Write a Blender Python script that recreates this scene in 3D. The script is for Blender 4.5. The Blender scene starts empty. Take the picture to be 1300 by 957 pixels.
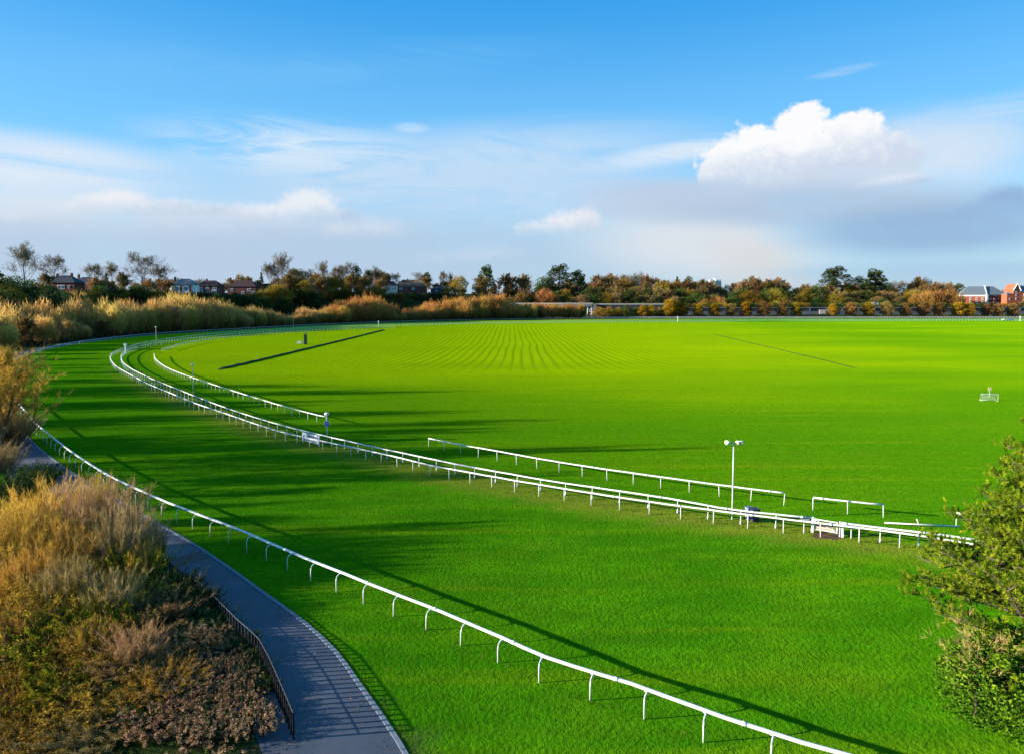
import bpy, math, random
import numpy as np
from mathutils import Vector, Matrix

C = bpy.context.scene.collection
PI = math.pi
FPX, CX, CY = 867.0, 650.0, 433.0
PITCH = math.atan(55.0 / 867.0)
CAMZ = 18.0
SUN_EL = math.radians(13.0)
SH_DIR = Vector((0.992, 0.122, 0)).normalized()      # direction shadows run on the ground

# ------------------------------------------------------------------ helpers
def ray(x, y):
    dx, dz = (x - CX) / FPX, -(y - CY) / FPX
    c, s = math.cos(PITCH), math.sin(PITCH)
    return Vector((dx, c + dz * s, -s + dz * c))

def at(x, y, z=0.0):
    r = ray(x, y)
    t = (z - CAMZ) / r.z
    return Vector((r.x * t, r.y * t, z))

def atY(x, y, Y):
    r = ray(x, y)
    t = Y / r.y
    return Vector((r.x * t, Y, CAMZ + r.z * t))

def tag(o, label=None, cat=None, group=None, kind=None):
    if label: o['label'] = label
    if cat: o['category'] = cat
    if group: o['group'] = group
    if kind: o['kind'] = kind
    return o

def empty(name, loc, rz=0.0, sc=1.0):
    o = bpy.data.objects.new(name, None)
    C.objects.link(o)
    o.location = loc
    o.rotation_euler = (0, 0, rz)
    o.scale = (sc, sc, sc) if not hasattr(sc, '__len__') else sc
    o.empty_display_size = 0.3
    return o

def copy_tree(o, parent=None):
    c = o.copy()
    C.objects.link(c)
    c.parent = parent
    for ch in list(o.children):
        copy_tree(ch, c)
    return c

class MB:
    """collects simple solids into one mesh"""
    def __init__(s): s.v, s.f, s.m = [], [], []
    def add(s, vs, fs, mi=0):
        b = len(s.v)
        s.v += [tuple(v) for v in vs]
        s.f += [tuple(b + i for i in f) for f in fs]
        s.m += [mi] * len(fs)
        return s
    def box(s, c, d, rz=0.0, mi=0, M=None):
        hx, hy, hz = d[0] / 2, d[1] / 2, d[2] / 2
        cr, sr = math.cos(rz), math.sin(rz)
        vs = []
        for z in (-hz, hz):
            for x, y in ((-hx, -hy), (hx, -hy), (hx, hy), (-hx, hy)):
                v = Vector((c[0] + x * cr - y * sr, c[1] + x * sr + y * cr, c[2] + z))
                vs.append(M @ v if M else v)
        return s.add(vs, [(0, 3, 2, 1), (4, 5, 6, 7), (0, 1, 5, 4), (1, 2, 6, 5), (2, 3, 7, 6), (3, 0, 4, 7)], mi)
    def tube(s, pts, r, n=8, mi=0, caps=True, flat=1.0):
        pts = [Vector(p) for p in pts]
        rs = r if hasattr(r, '__len__') else [r] * len(pts)
        rings = []
        b = len(s.v)
        vs, fs = [], []
        for i, p in enumerate(pts):
            a = pts[max(i - 1, 0)]; c = pts[min(i + 1, len(pts) - 1)]
            d = (c - a).normalized()
            up = Vector((0, 0, 1)) if abs(d.z) < 0.9 else Vector((1, 0, 0))
            sx = d.cross(up).normalized(); sy = sx.cross(d).normalized()
            for k in range(n):
                t = 2 * PI * k / n
                vs.append(p + sx * math.cos(t) * rs[i] + sy * math.sin(t) * rs[i] * flat)
        for i in range(len(pts) - 1):
            for k in range(n):
                k2 = (k + 1) % n
                fs.append((i * n + k, i * n + k2, (i + 1) * n + k2, (i + 1) * n + k))
        if caps:
            fs.append(tuple(range(n))[::-1])
            fs.append(tuple((len(pts) - 1) * n + k for k in range(n)))
        return s.add(vs, fs, mi)
    def build(s, name, mats, parent=None, smooth=False):
        me = bpy.data.meshes.new(name)
        me.from_pydata(s.v, [], s.f)
        mats = mats if isinstance(mats, (list, tuple)) else [mats]
        for m in mats: me.materials.append(m)
        me.polygons.foreach_set('material_index', s.m)
        if smooth: me.polygons.foreach_set('use_smooth', [True] * len(s.f))
        me.update()
        o = bpy.data.objects.new(name, me)
        C.objects.link(o)
        o.parent = parent
        return o

def mesh_tris(name, V, T, tint, mat):
    me = bpy.data.meshes.new(name)
    V = np.asarray(V, dtype=np.float32); T = np.asarray(T, dtype=np.int32)
    me.vertices.add(len(V)); me.vertices.foreach_set('co', V.ravel())
    me.loops.add(len(T) * 3); me.loops.foreach_set('vertex_index', T.ravel())
    me.polygons.add(len(T)); me.polygons.foreach_set('loop_start', np.arange(len(T), dtype=np.int32) * 3)
    me.update(calc_edges=True)
    a = me.attributes.new('tint', 'FLOAT', 'POINT')
    a.data.foreach_set('value', np.asarray(tint, dtype=np.float32))
    me.materials.append(mat)
    return me

def mobj(name, me, parent=None):
    o = bpy.data.objects.new(name, me); C.objects.link(o); o.parent = parent
    return o

class Geo:
    """numpy triangle soup with a tint per vertex"""
    def __init__(s): s.V, s.T, s.c, s.n = [], [], [], 0
    def add(s, V, T, c):
        s.V.append(V); s.T.append(T + s.n); s.c.append(c); s.n += len(V)
    def mesh(s, name, mat):
        return mesh_tris(name, np.concatenate(s.V), np.concatenate(s.T), np.concatenate(s.c), mat)

def unit(a): return a / (np.linalg.norm(a, axis=1, keepdims=True) + 1e-9)

def blades(g, P0, P1, w, rng, tint):
    n = len(P0)
    if n == 0: return
    d = unit(P1 - P0); sd = unit(np.cross(d, rng.normal(size=(n, 3))))
    w = np.broadcast_to(np.asarray(w, float).reshape(-1, 1), (n, 1)) if np.ndim(w) else np.full((n, 1), w)
    V = np.stack([P0 - sd * w / 2, P0 + sd * w / 2, P1], 1).reshape(-1, 3)
    T = np.arange(3 * n).reshape(n, 3)
    t = np.repeat(np.broadcast_to(tint, (n,)), 3)
    g.add(V, T, t)

def leaves(g, P, size, rng, tint, flat=0.0):
    n = len(P)
    a = unit(rng.normal(size=(n, 3)))
    b = unit(np.cross(a, rng.normal(size=(n, 3))))
    if flat > 0:
        a[:, 2] *= (1 - flat); a = unit(a); b[:, 2] *= (1 - flat); b = unit(b)
    sz = (np.asarray(size) * rng.uniform(.6, 1.3, n)).reshape(-1, 1)
    V = np.stack([P - a * sz * .6, P + b * sz * .35, P + a * sz * .6, P - b * sz * .35], 1).reshape(-1, 3)
    k = np.arange(n) * 4
    T = np.concatenate([np.stack([k, k + 1, k + 2], 1), np.stack([k, k + 2, k + 3], 1)])
    g.add(V, T, np.repeat(np.broadcast_to(tint, (n,)), 4))

def tubes(g, segs, sides=5, tint=0.5):
    if not segs: return
    P0 = np.array([s[0] for s in segs], float); P1 = np.array([s[1] for s in segs], float)
    r0 = np.array([s[2] for s in segs], float)[:, None]; r1 = np.array([s[3] for s in segs], float)[:, None]
    d = unit(P1 - P0)
    ref = np.where(np.abs(d[:, 2:3]) < .9, np.array([[0, 0, 1.]]), np.array([[1., 0, 0]]))
    sx = unit(np.cross(d, ref)); sy = np.cross(sx, d)
    n = len(segs); V = np.zeros((n, 2 * sides, 3))
    for k in range(sides):
        t = 2 * PI * k / sides
        o = sx * math.cos(t) + sy * math.sin(t)
        V[:, k] = P0 + o * r0; V[:, sides + k] = P1 + o * r1
    T = []
    base = (np.arange(n) * 2 * sides)[:, None]
    for k in range(sides):
        k2 = (k + 1) % sides
        T.append(base + np.array([[k, k2, sides + k2]])); T.append(base + np.array([[k, sides + k2, sides + k]]))
    g.add(V.reshape(-1, 3), np.concatenate(T), np.full(n * 2 * sides, tint))

# ------------------------------------------------------------------ materials
def mat_new(name):
    m = bpy.data.materials.new(name); m.use_nodes = True
    nt = m.node_tree; nt.nodes.clear()
    return m, nt, nt.nodes.new('ShaderNodeOutputMaterial')

def N(nt, t, **kw):
    n = nt.nodes.new(t)
    for k, v in kw.items():
        if k.startswith('i_'): n.inputs[k[2:].replace('_', ' ')].default_value = v
        else: setattr(n, k, v)
    return n

def simple(name, col, rough=0.6, var=0.12, scale=3.0, metal=0.0, bump=0.0):
    m, nt, out = mat_new(name)
    b = N(nt, 'ShaderNodeBsdfPrincipled'); b.inputs['Roughness'].default_value = rough
    b.inputs['Specular IOR Level'].default_value = .5 if rough < .5 else .12
    b.inputs['Metallic'].default_value = metal
    g = N(nt, 'ShaderNodeNewGeometry')
    no = N(nt, 'ShaderNodeTexNoise'); no.inputs['Scale'].default_value = scale; no.inputs['Detail'].default_value = 6
    nt.links.new(g.outputs['Position'], no.inputs['Vector'])
    mx = N(nt, 'ShaderNodeMix', data_type='RGBA')
    mx.inputs[6].default_value = tuple(c * (1 - var) for c in col) + (1,)
    mx.inputs[7].default_value = tuple(min(1, c * (1 + var)) for c in col) + (1,)
    nt.links.new(no.outputs['Fac'], mx.inputs[0])
    nt.links.new(mx.outputs[2], b.inputs['Base Color'])
    if bump:
        bp = N(nt, 'ShaderNodeBump'); bp.inputs['Strength'].default_value = 0.5; bp.inputs['Distance'].default_value = bump
        nt.links.new(no.outputs['Fac'], bp.inputs['Height']); nt.links.new(bp.outputs[0], b.inputs['Normal'])
    nt.links.new(b.outputs[0], out.inputs[0])
    return m

def foliage(name, stops, rnd=0.35, transl=0.3, rough=0.6):
    """stops: colours along the tint attribute; each object shifts in brightness"""
    m, nt, out = mat_new(name)
    at_ = N(nt, 'ShaderNodeAttribute', attribute_name='tint')
    cr = N(nt, 'ShaderNodeValToRGB')
    e = cr.color_ramp.elements
    while len(e) < len(stops): e.new(0.5)
    for i, (p, c) in enumerate(stops):
        e[i].position = p; e[i].color = tuple(c) + (1,)
    nt.links.new(at_.outputs['Fac'], cr.inputs[0])
    oi = N(nt, 'ShaderNodeObjectInfo')
    mr = N(nt, 'ShaderNodeMapRange'); mr.inputs[3].default_value = 1 - rnd; mr.inputs[4].default_value = 1 + rnd
    nt.links.new(oi.outputs['Random'], mr.inputs[0])
    hs = N(nt, 'ShaderNodeHueSaturation')
    nt.links.new(cr.outputs[0], hs.inputs['Color']); nt.links.new(mr.outputs[0], hs.inputs['Value'])
    m2 = N(nt, 'ShaderNodeMath', operation='MULTIPLY'); m2.inputs[1].default_value = 7.31
    fr = N(nt, 'ShaderNodeMath', operation='FRACT')
    mr2 = N(nt, 'ShaderNodeMapRange'); mr2.inputs[3].default_value = 0.48; mr2.inputs[4].default_value = 0.52
    nt.links.new(oi.outputs['Random'], m2.inputs[0]); nt.links.new(m2.outputs[0], fr.inputs[0]); nt.links.new(fr.outputs[0], mr2.inputs[0])
    nt.links.new(mr2.outputs[0], hs.inputs['Hue'])
    d = N(nt, 'ShaderNodeBsdfDiffuse'); t = N(nt, 'ShaderNodeBsdfTranslucent'); ms = N(nt, 'ShaderNodeMixShader')
    ms.inputs[0].default_value = transl
    nt.links.new(hs.outputs[0], d.inputs[0]); nt.links.new(hs.outputs[0], t.inputs[0])
    nt.links.new(d.outputs[0], ms.inputs[1]); nt.links.new(t.outputs[0], ms.inputs[2]); nt.links.new(ms.outputs[0], out.inputs[0])
    return m

M = {}
M['white'] = simple('white_plastic_rail', (.60, .60, .57), .5, .16, 2.2)
M['whitepost'] = simple('white_post_paint', (.58, .59, .60), .5, .1, 4)
M['foot'] = simple('grey_post_foot', (.55, .6, .68), .6, .15, 5)
M['black'] = simple('black_painted_steel', (.004, .005, .009), .7, .2, 5)
M['darkmetal'] = simple('dark_grey_metal', (.05, .055, .065), .5, .2, 4)
M['greymetal'] = simple('galvanised_metal', (.42, .43, .43), .4, .15, 6, .5)
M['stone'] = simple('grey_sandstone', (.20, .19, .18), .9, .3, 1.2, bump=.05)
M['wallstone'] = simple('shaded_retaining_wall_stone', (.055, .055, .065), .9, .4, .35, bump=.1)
M['coping'] = simple('pale_concrete_coping', (.5, .44, .36), .8, .15, .8)
M['palepaint'] = simple('pale_blue_grey_paint', (.5, .52, .52), .6, .1, 2)
M['brick'] = simple('red_brick', (.30, .085, .045), .85, .2, 2.0, bump=.02)
M['brickdark'] = simple('dark_red_brick', (.12, .05, .042), .85, .25, 2.0)
M['render'] = simple('cream_render', (.62, .56, .48), .85, .08, 1)
M['whitewall'] = simple('white_rendered_wall', (.68, .68, .66), .8, .06, 1)
M['slate'] = simple('blue_grey_slate_roof', (.11, .14, .16), .6, .2, 1.5)
M['redtile'] = simple('dark_red_tile_roof', (.05, .03, .03), .8, .25, 2)
M['browntile'] = simple('brown_tile_roof', (.14, .09, .06), .8, .2, 2)
M['darkslate'] = simple('dark_slate_roof', (.035, .042, .055), .6, .2, 2)
M['glass'] = simple('window_glass', (.06, .09, .13), .12, .2, 2)
M['soil'] = simple('bare_soil', (.10, .055, .035), .95, .3, 3, bump=.03)
M['timber'] = simple('weathered_timber', (.30, .20, .13), .85, .25, 5)
M['blue'] = simple('royal_blue_sign', (.02, .05, .35), .4, .05, 5)
M['banner'] = simple('white_banner_vinyl', (.62, .64, .68), .5, .05, 2)
M['letter'] = simple('dark_blue_lettering', (.03, .05, .16), .5, .05, 2)
M['box'] = simple('cream_box_paint', (.55, .48, .44), .6, .1, 3)
M['tower'] = simple('grey_green_timber_tower', (.05, .075, .07), .7, .2, 3)
M['carblue'] = simple('blue_car_paint', (.03, .09, .22), .25, .05, 2)
M['carwhite'] = simple('white_car_paint', (.6, .6, .6), .25, .05, 2)
M['tyre'] = simple('black_tyre_rubber', (.02, .02, .02), .9, .1, 4)
M['bin'] = simple('dark_bin_plastic', (.03, .04, .07), .5, .15, 4)
M['bluebin'] = simple('blue_grey_plastic', (.16, .19, .27), .5, .15, 4)
M['yellow'] = simple('pale_yellow_board', (.70, .66, .25), .6, .08, 4)
M['lamp'] = simple('floodlight_housing', (.75, .72, .62), .4, .1, 6)
M['net'] = simple('white_goal_net', (.6, .62, .6), .8, .05, 4)
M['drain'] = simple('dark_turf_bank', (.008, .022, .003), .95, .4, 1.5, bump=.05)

M['trunk'] = foliage('bark', [(0, (.07, .055, .04)), (1, (.16, .13, .10))], .2, 0)
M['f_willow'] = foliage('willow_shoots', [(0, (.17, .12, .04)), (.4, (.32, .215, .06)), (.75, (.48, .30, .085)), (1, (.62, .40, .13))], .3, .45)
M['f_orange'] = foliage('orange_willow_shoots', [(0, (.11, .08, .035)), (.45, (.28, .16, .045)), (1, (.52, .26, .07))], .28, .4)
M['f_bare'] = foliage('bare_twigs', [(0, (.09, .08, .06)), (1, (.22, .18, .12))], .3, .1)
M['f_brown'] = foliage('russet_twigs_and_leaves', [(0, (.085, .062, .028)), (.6, (.22, .15, .06)), (1, (.40, .25, .09))], .4, .4)
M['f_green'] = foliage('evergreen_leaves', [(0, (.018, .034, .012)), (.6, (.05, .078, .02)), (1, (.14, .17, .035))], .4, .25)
M['f_pine'] = foliage('pine_needles', [(0, (.02, .06, .006)), (.5, (.09, .18, .010)), (1, (.36, .43, .022))], .1, .3)
M['f_olive'] = foliage('olive_scrub_leaves', [(0, (.04, .028, .010)), (.5, (.20, .135, .022)), (1, (.48, .32, .035))], .35, .3)
M['f_lime'] = foliage('yellow_autumn_leaves', [(0, (.09, .05, .014)), (.5, (.30, .18, .014)), (1, (.52, .36, .018))], .3, .3)
M['f_russetlime'] = foliage('brown_yellow_autumn_leaves', [(0, (.09, .055, .025)), (.6, (.24, .15, .05)), (1, (.42, .26, .06))], .25, .3)
M['f_dry'] = foliage('dry_flower_heads', [(0, (.020, .020, .010)), (.45, (.048, .034, .016)), (.6, (.15, .085, .04)), (1, (.42, .27, .13))], .35, .15)
M['f_gold'] = foliage('golden_shoots', [(0, (.06, .042, .018)), (.35, (.24, .15, .045)), (.7, (.52, .32, .06)), (1, (.72, .46, .06))], .25, .25)
M['f_pink'] = foliage('pinkish_tan_twigs', [(0, (.05, .038, .020)), (.4, (.22, .145, .06)), (1, (.58, .39, .16))], .2, .2)
M['f_ivy'] = foliage('ivy_leaves', [(0, (.03, .08, .008)), (.5, (.08, .19, .01)), (1, (.22, .36, .016))], .1, .25)
M['f_leafgreen'] = foliage('fresh_green_leaves', [(0, (.03, .045, .006)), (.5, (.12, .15, .010)), (1, (.36, .32, .015))], .2, .3)
M['f_tuft'] = foliage('rough_grass_blades', [(0, (.03, .07, .006)), (.6, (.09, .13, .012)), (1, (.24, .18, .05))], .2, .3)

# ------------------------------------------------------------------ curves in plan
def catmull(P, step=1.5):
    P = [Vector(p) for p in P]; out = []
    for i in range(len(P) - 1):
        p0 = P[max(i - 1, 0)]; p1 = P[i]; p2 = P[i + 1]; p3 = P[min(i + 2, len(P) - 1)]
        n = max(2, int((p2 - p1).length / step))
        # centripetal-ish: scale tangents by the segment length
        t1 = (p2 - p0).normalized() * (p2 - p1).length * .9
        t2 = (p3 - p1).normalized() * (p2 - p1).length * .9
        for k in range(n):
            t = k / n
            h = (2*t**3-3*t*t+1, t**3-2*t*t+t, -2*t**3+3*t*t, t**3-t*t)
            out.append(p1 * h[0] + t1 * h[1] + p2 * h[2] + t2 * h[3])
    out.append(P[-1])
    return out

def resample(P, step):
    out = [P[0]]; acc = 0.0
    for a, b in zip(P[:-1], P[1:]):
        L = (b - a).length
        if L < 1e-9: continue
        pos = step - acc
        while pos <= L:
            out.append(a + (b - a) * (pos / L)); pos += step
        acc = (acc + L) % step
    return out

RH = 1.1
def plan(pix, z=RH):
    return [Vector((p.x, p.y, 0)) for p in (at(x, y, z) for x, y in pix)]

A_near = plan([(1180, 985), (1040, 948), (900, 903), (800, 866.7), (767.7, 857), (692, 833), (638.5, 809), (582, 785), (536, 766), (490, 749),
               (446.5, 731), (384, 706.5), (329, 683), (301, 671), (235, 646), (197, 630.5), (166, 616.7), (138.5, 603.5),
               (110, 586), (86.5, 570), (50, 541), (27, 516), (18, 507)])
A_far = plan([(7, 462), (26, 453), (54, 443), (79, 437.3), (120, 431), (200, 423), (300, 417.3), (400, 412), (500, 408),
              (650, 405), (800, 404), (1000, 403.3), (1300, 403), (1420, 403)])
A = catmull(A_near + [Vector((-108, 140, 0))] + A_far)
F = catmull(plan([(1450, 728), (1300, 702), (1198, 684), (1111.5, 672), (1035, 663), (942, 652), (850, 640), (760, 627), (710, 619), (650, 609),
      (600, 600), (550, 591), (500, 579), (430, 564), (361, 549), (325, 538), (290, 526), (246, 511), (217, 499), (189, 487.5),
      (168.5, 477), (147.7, 465), (141, 457), (140, 451.5), (143.5, 447.4), (158.8, 441), (182, 435), (217, 429.4),
      (258.5, 424.5), (300, 421.4), (376, 416.6), (488, 412.0), (600, 409.5), (700, 408), (800, 407.3), (1000, 406.2), (1300, 405.6), (1420, 405.5)]))
B_R = catmull(plan([(1450, 716), (1300, 694), (1188, 677.5), (1130, 671), (1071, 663.7)]))
B_L = catmull(plan([(1031, 657), (927, 646), (850, 632.5), (760, 619), (700, 610.5), (640, 600), (580, 589), (500, 572.4),
      (430, 557), (361, 540.5), (300, 522), (258.5, 507), (217, 490.5), (189, 479), (168.5, 469), (157.4, 461.2), (154, 455),
      (154.6, 449.5), (163, 443.5), (182.3, 438.5), (217, 432.5), (258.5, 427.5), (300, 423.6), (376, 418.3), (488, 413.3),
      (600, 410.5), (700, 408.9), (800, 408.1), (1000, 406.9), (1300, 406.2), (1420, 406.1)]))
C1 = catmull(plan([(195.5, 448.8), (197.5, 455.7), (210, 465.4), (230.8, 474.4), (272, 488.5), (300, 497.3), (346.6, 511.5), (378.5, 520.5), (413.9, 529)]))
C2 = catmull(plan([(205.8, 442.5), (230.8, 435.9), (258.5, 431), (300, 426.3), (376, 420.5), (440, 417.2), (500, 415)]))
D1 = catmull(plan([(544, 556), (578, 563), (638, 573.5), (682, 581.6), (760, 594), (850, 606.5), (927, 617), (995.5, 625.5)]))
E1 = catmull(plan([(1032.5, 631), (1077, 636), (1122, 640)]))
H1 = catmull(plan([(1214.5, 651), (1300, 655.5), (1400, 662)]))
PR = catmull(plan([(560, 1040), (505, 940), (454.3, 866), (425.8, 826.8), (388.5, 791.7), (331.4, 750), (298.5, 726), (246, 690.7), (193, 660),
      (149, 634), (93.5, 601), (59.6, 577), (40, 559.5), (26, 543)], 0))

def offset(P, d):
    out = []
    for i, p in enumerate(P):
        t = (P[min(i + 1, len(P) - 1)] - P[max(i - 1, 0)]).normalized()
        out.append(p + Vector((-t.y, t.x, 0)) * d)
    return out

# racecourse outline for the terrain
OUT = A + [Vector(p) for p in ((520, 560, 0), (640, 520, 0), (720, 400, 0), (720, 200, 0), (600, 0, 0), (300, -80, 0), (60, -10, 0))]
OUTn = np.array([(p.x, p.y) for p in OUT][::2])
INN = np.array([(p.x, p.y) for p in (B_L[::2])] + [(560, 500), (640, 300), (500, 60), (150, 40)])

def seg_dist(P, Q, closed=True):
    Q2 = np.roll(Q, -1, 0) if closed else Q[1:]
    Q1 = Q if closed else Q[:-1]
    best = np.full(len(P), 1e9)
    for a, b in zip(Q1, Q2):
        ab = b - a; L = ab @ ab + 1e-9
        t = np.clip(((P - a) @ ab) / L, 0, 1)
        best = np.minimum(best, np.linalg.norm(P - (a + t[:, None] * ab), axis=1))
    return best

def inside(P, Q):
    r = np.zeros(len(P), bool); n = len(Q); j = n - 1
    for i in range(n):
        yi, yj, xi, xj = Q[i][1], Q[j][1], Q[i][0], Q[j][0]
        if yi != yj:
            c = ((yi > P[:, 1]) != (yj > P[:, 1])) & (P[:, 0] < (xj - xi) * (P[:, 1] - yi) / (yj - yi) + xi)
            r ^= c
        j = i
    return r

def sst(a, b, x):
    t = np.clip((x - a) / (b - a), 0, 1); return t * t * (3 - 2 * t)

def outd(P):
    d = seg_dist(P, OUTn); return np.where(inside(P, OUTn), -d, d)

def height(P, d=None):
    P = np.asarray(P, float).reshape(-1, 2)
    if d is None: d = outd(P)
    x, y = P[:, 0], P[:, 1]
    az = x / np.maximum(y, 1)
    left = (1 - sst(-.12, .02, az)) * sst(-200, -50, y + 0 * x) 
    left = np.where(y < 60, np.where(x < 0, 1.0, 0.0), left)
    near = 1 - sst(150, 260, y)
    ch = -4.2 * sst(12, 23, d) * left
    up = (np.where(near > 0, 4 + 18 * (1 - near), 22)) * sst(48, 125, d) * left + 4.2 * sst(46, 60, d) * left
    hum = 1.2 * np.sin(x * .021 + 1) * np.cos(y * .017) * sst(60, 120, d)
    right = (1 - left) * (12 * sst(70, 190, d) + 4 * sst(190, 420, d))
    far = 8 * sst(500, 1500, d)
    return ch + up + right + far + hum

def hz(x, y): return float(height([[x, y]])[0])

# ------------------------------------------------------------------ ground
def grid_axis(stops):
    out = []
    for (a, b, s) in stops:
        out += list(np.arange(a, b, s))
    out.append(stops[-1][1]); return np.array(out)
gx = grid_axis([(-4000, -1000, 300), (-1000, -400, 40), (-400, -200, 8), (-200, 60, 2.5), (60, 460, 5), (460, 1000, 30), (1000, 4000, 300)])
gy = grid_axis([(-600, -60, 60), (-60, 20, 8), (20, 140, 2), (140, 420, 4), (420, 900, 8), (900, 1600, 50), (1600, 6000, 400)])
GX, GY = np.meshgrid(gx, gy)
GP = np.stack([GX.ravel(), GY.ravel()], 1)
gd = outd(GP)
gh = height(GP, gd)
inn = np.where(inside(GP, INN), 1, -1) * seg_dist(GP, INN)
infield = sst(2, 14, inn)
lane_d = np.minimum(seg_dist(GP, np.array([(p.x, p.y) for p in B_L][::3]), False), seg_dist(GP, np.array([(p.x, p.y) for p in F][::3]), False))
lane = (1 - sst(0.9, 2.6, lane_d)) * (1 - sst(120, 200, GP[:, 1]))
me = bpy.data.meshes.new('ground')
nx, ny = len(gx), len(gy)
me.vertices.add(len(GP)); me.vertices.foreach_set('co', np.column_stack([GP, gh]).astype(np.float32).ravel())
ii = (np.arange(ny - 1)[:, None] * nx + np.arange(nx - 1)[None]).ravel()
Q = np.stack([ii, ii + 1, ii + nx + 1, ii + nx], 1).astype(np.int32)
me.loops.add(Q.size); me.loops.foreach_set('vertex_index', Q.ravel())
me.polygons.add(len(Q)); me.polygons.foreach_set('loop_start', np.arange(len(Q), dtype=np.int32) * 4)
me.update(calc_edges=True)
me.polygons.foreach_set('use_smooth', [True] * len(Q))
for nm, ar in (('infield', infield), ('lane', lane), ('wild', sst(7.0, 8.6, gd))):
    a = me.attributes.new(nm, 'FLOAT', 'POINT'); a.data.foreach_set('value', ar.astype(np.float32))

def grass_material():
    m, nt, out = mat_new('mown_turf'); L = nt.links.new
    g = N(nt, 'ShaderNodeNewGeometry')
    sep = N(nt, 'ShaderNodeSeparateXYZ'); L(g.outputs['Position'], sep.inputs[0])
    def noise(scale, detail=4, vec=(1, 1, 1), rough=.55):
        mp = N(nt, 'ShaderNodeMapping'); mp.inputs['Scale'].default_value = vec
        L(g.outputs['Position'], mp.inputs[0])
        n = N(nt, 'ShaderNodeTexNoise'); n.inputs['Scale'].default_value = scale; n.inputs['Detail'].default_value = detail
        n.inputs['Roughness'].default_value = rough
        L(mp.outputs[0], n.inputs['Vector']); return n.outputs['Fac']
    def math_(op, a, b=None, c=None):
        n = N(nt, 'ShaderNodeMath', operation=op)
        for i, v in enumerate((a, b, c)):
            if v is None: continue
            if isinstance(v, (int, float)): n.inputs[i].default_value = v
            else: L(v, n.inputs[i])
        return n.outputs[0]
    def mrange(v, a, b, c=0, d=1, smooth=True):
        n = N(nt, 'ShaderNodeMapRange')
        if smooth: n.interpolation_type = 'SMOOTHSTEP'
        L(v, n.inputs[0])
        for i, q in enumerate((a, b, c, d)): n.inputs[1 + i].default_value = q
        return n.outputs[0]
    def mix(f, a, b):
        n = N(nt, 'ShaderNodeMix', data_type='RGBA')
        if isinstance(f, float): n.inputs[0].default_value = f
        else: L(f, n.inputs[0])
        for i, v in ((6, a), (7, b)):
            if isinstance(v, tuple): n.inputs[i].default_value = v + (1,)
            else: L(v, n.inputs[i])
        return n.outputs[2]
    def attr(nm):
        return N(nt, 'ShaderNodeAttribute', attribute_name=nm).outputs['Fac']
    X, Y = sep.outputs[0], sep.outputs[1]
    inf = attr('infield'); lane_ = attr('lane'); wild = attr('wild')
    big = noise(.018, 5, (.5, 1.3, 1)); mid = noise(.35, 5, (.35, 1, 1)); fine = noise(2.2, 6); vf = noise(9, 5)
    track = mix(mrange(mid, .3, .7), (.030, .150, .002), (.062, .220, .0025))
    # infield yellower with distance: real tint plus light scattered by the blades, painted in
    yel = math_('ADD', math_('MULTIPLY', mrange(Y, 50, 230), mrange(X, 190, -20, .25, 1)), math_('MULTIPLY', math_('SUBTRACT', big, .5), 1.3))
    field = mix(mrange(yel, -.1, 1.1), (.058, .195, .002), (.270, .385, .001))
    col = mix(inf, track, field)
    # same yellow over the far track turf, likewise partly painted-in scattered light
    col = mix(math_('MULTIPLY', math_('MULTIPLY', mrange(Y, 130, 380), mrange(X, 200, -10, .15, 1)), .7), col, (.23, .36, .001))
    closeup = mrange(Y, 190, 60, .2, 1)
    # mower passes that run away from the bridge
    wob = math_('MULTIPLY', math_('SUBTRACT', noise(.008, 1), .5), 6)
    curve = math_('MULTIPLY', math_('POWER', mrange(Y, 270, 150, 0, 1, False), 2.0), 12)
    sgn = math_('MULTIPLY', math_('SUBTRACT', X, 5), .012)
    lx = math_('ADD', math_('ADD', X, wob), math_('MULTIPLY', curve, math_('MULTIPLY', sgn, -2.2)))
    lx = math_('ADD', lx, math_('MULTIPLY', math_('SUBTRACT', noise(.06, 3, (1, .12, 1)), .5), 2.6))
    ph = math_('FRACT', math_('MULTIPLY', lx, 1 / 2.5))
    line = math_('SUBTRACT', 1, mrange(math_('ABSOLUTE', math_('SUBTRACT', ph, .5)), .02, .26))
    msk = math_('MULTIPLY', math_('MULTIPLY', mrange(Y, 150, 200), mrange(Y, 520, 420)), mrange(math_('ABSOLUTE', math_('SUBTRACT', X, 0)), 150, 80))
    msk = math_('MULTIPLY', math_('MULTIPLY', msk, inf), mrange(noise(.16, 3, (1, .10, 1)), .30, .52, .5, 1))
    col = mix(math_('MULTIPLY', math_('MULTIPLY', line, msk), .62), col, (.08, .19, .003))
    # cross passes
    band = noise(.9, 4, (.03, 1, 1))
    col = mix(math_('MULTIPLY', mrange(band, .48, .68), math_('ADD', .08, math_('MULTIPLY', closeup, .3))), col, (.055, .15, .003))
    band2 = noise(.30, 3, (.06, 1, 1))
    col = mix(math_('MULTIPLY', mrange(band2, .52, .7), .35), col, (.18, .25, .004))
    col = mix(math_('MULTIPLY', closeup, mrange(noise(1.1, 5), .42, .66, 0, .36)), col, (.030, .105, .002))
    col = mix(math_('MULTIPLY', closeup, mrange(noise(.10, 5), .50, .68, 0, .30)), col, (.11, .20, .004))
    specks = math_('MULTIPLY', mrange(noise(6.5, 2), .70, .74), mrange(Y, 150, 60, 0, .55))
    col = mix(specks, col, (.10, .075, .02))
    # unmown lane between the two running rails
    col = mix(math_('MULTIPLY', lane_, mrange(fine, .35, .6, .35, .95)), col, (.19, .19, .022))
    col = mix(math_('MULTIPLY', lane_, mrange(noise(.8, 4), .58, .7, 0, .5)), col, (.075, .045, .02))
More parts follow.
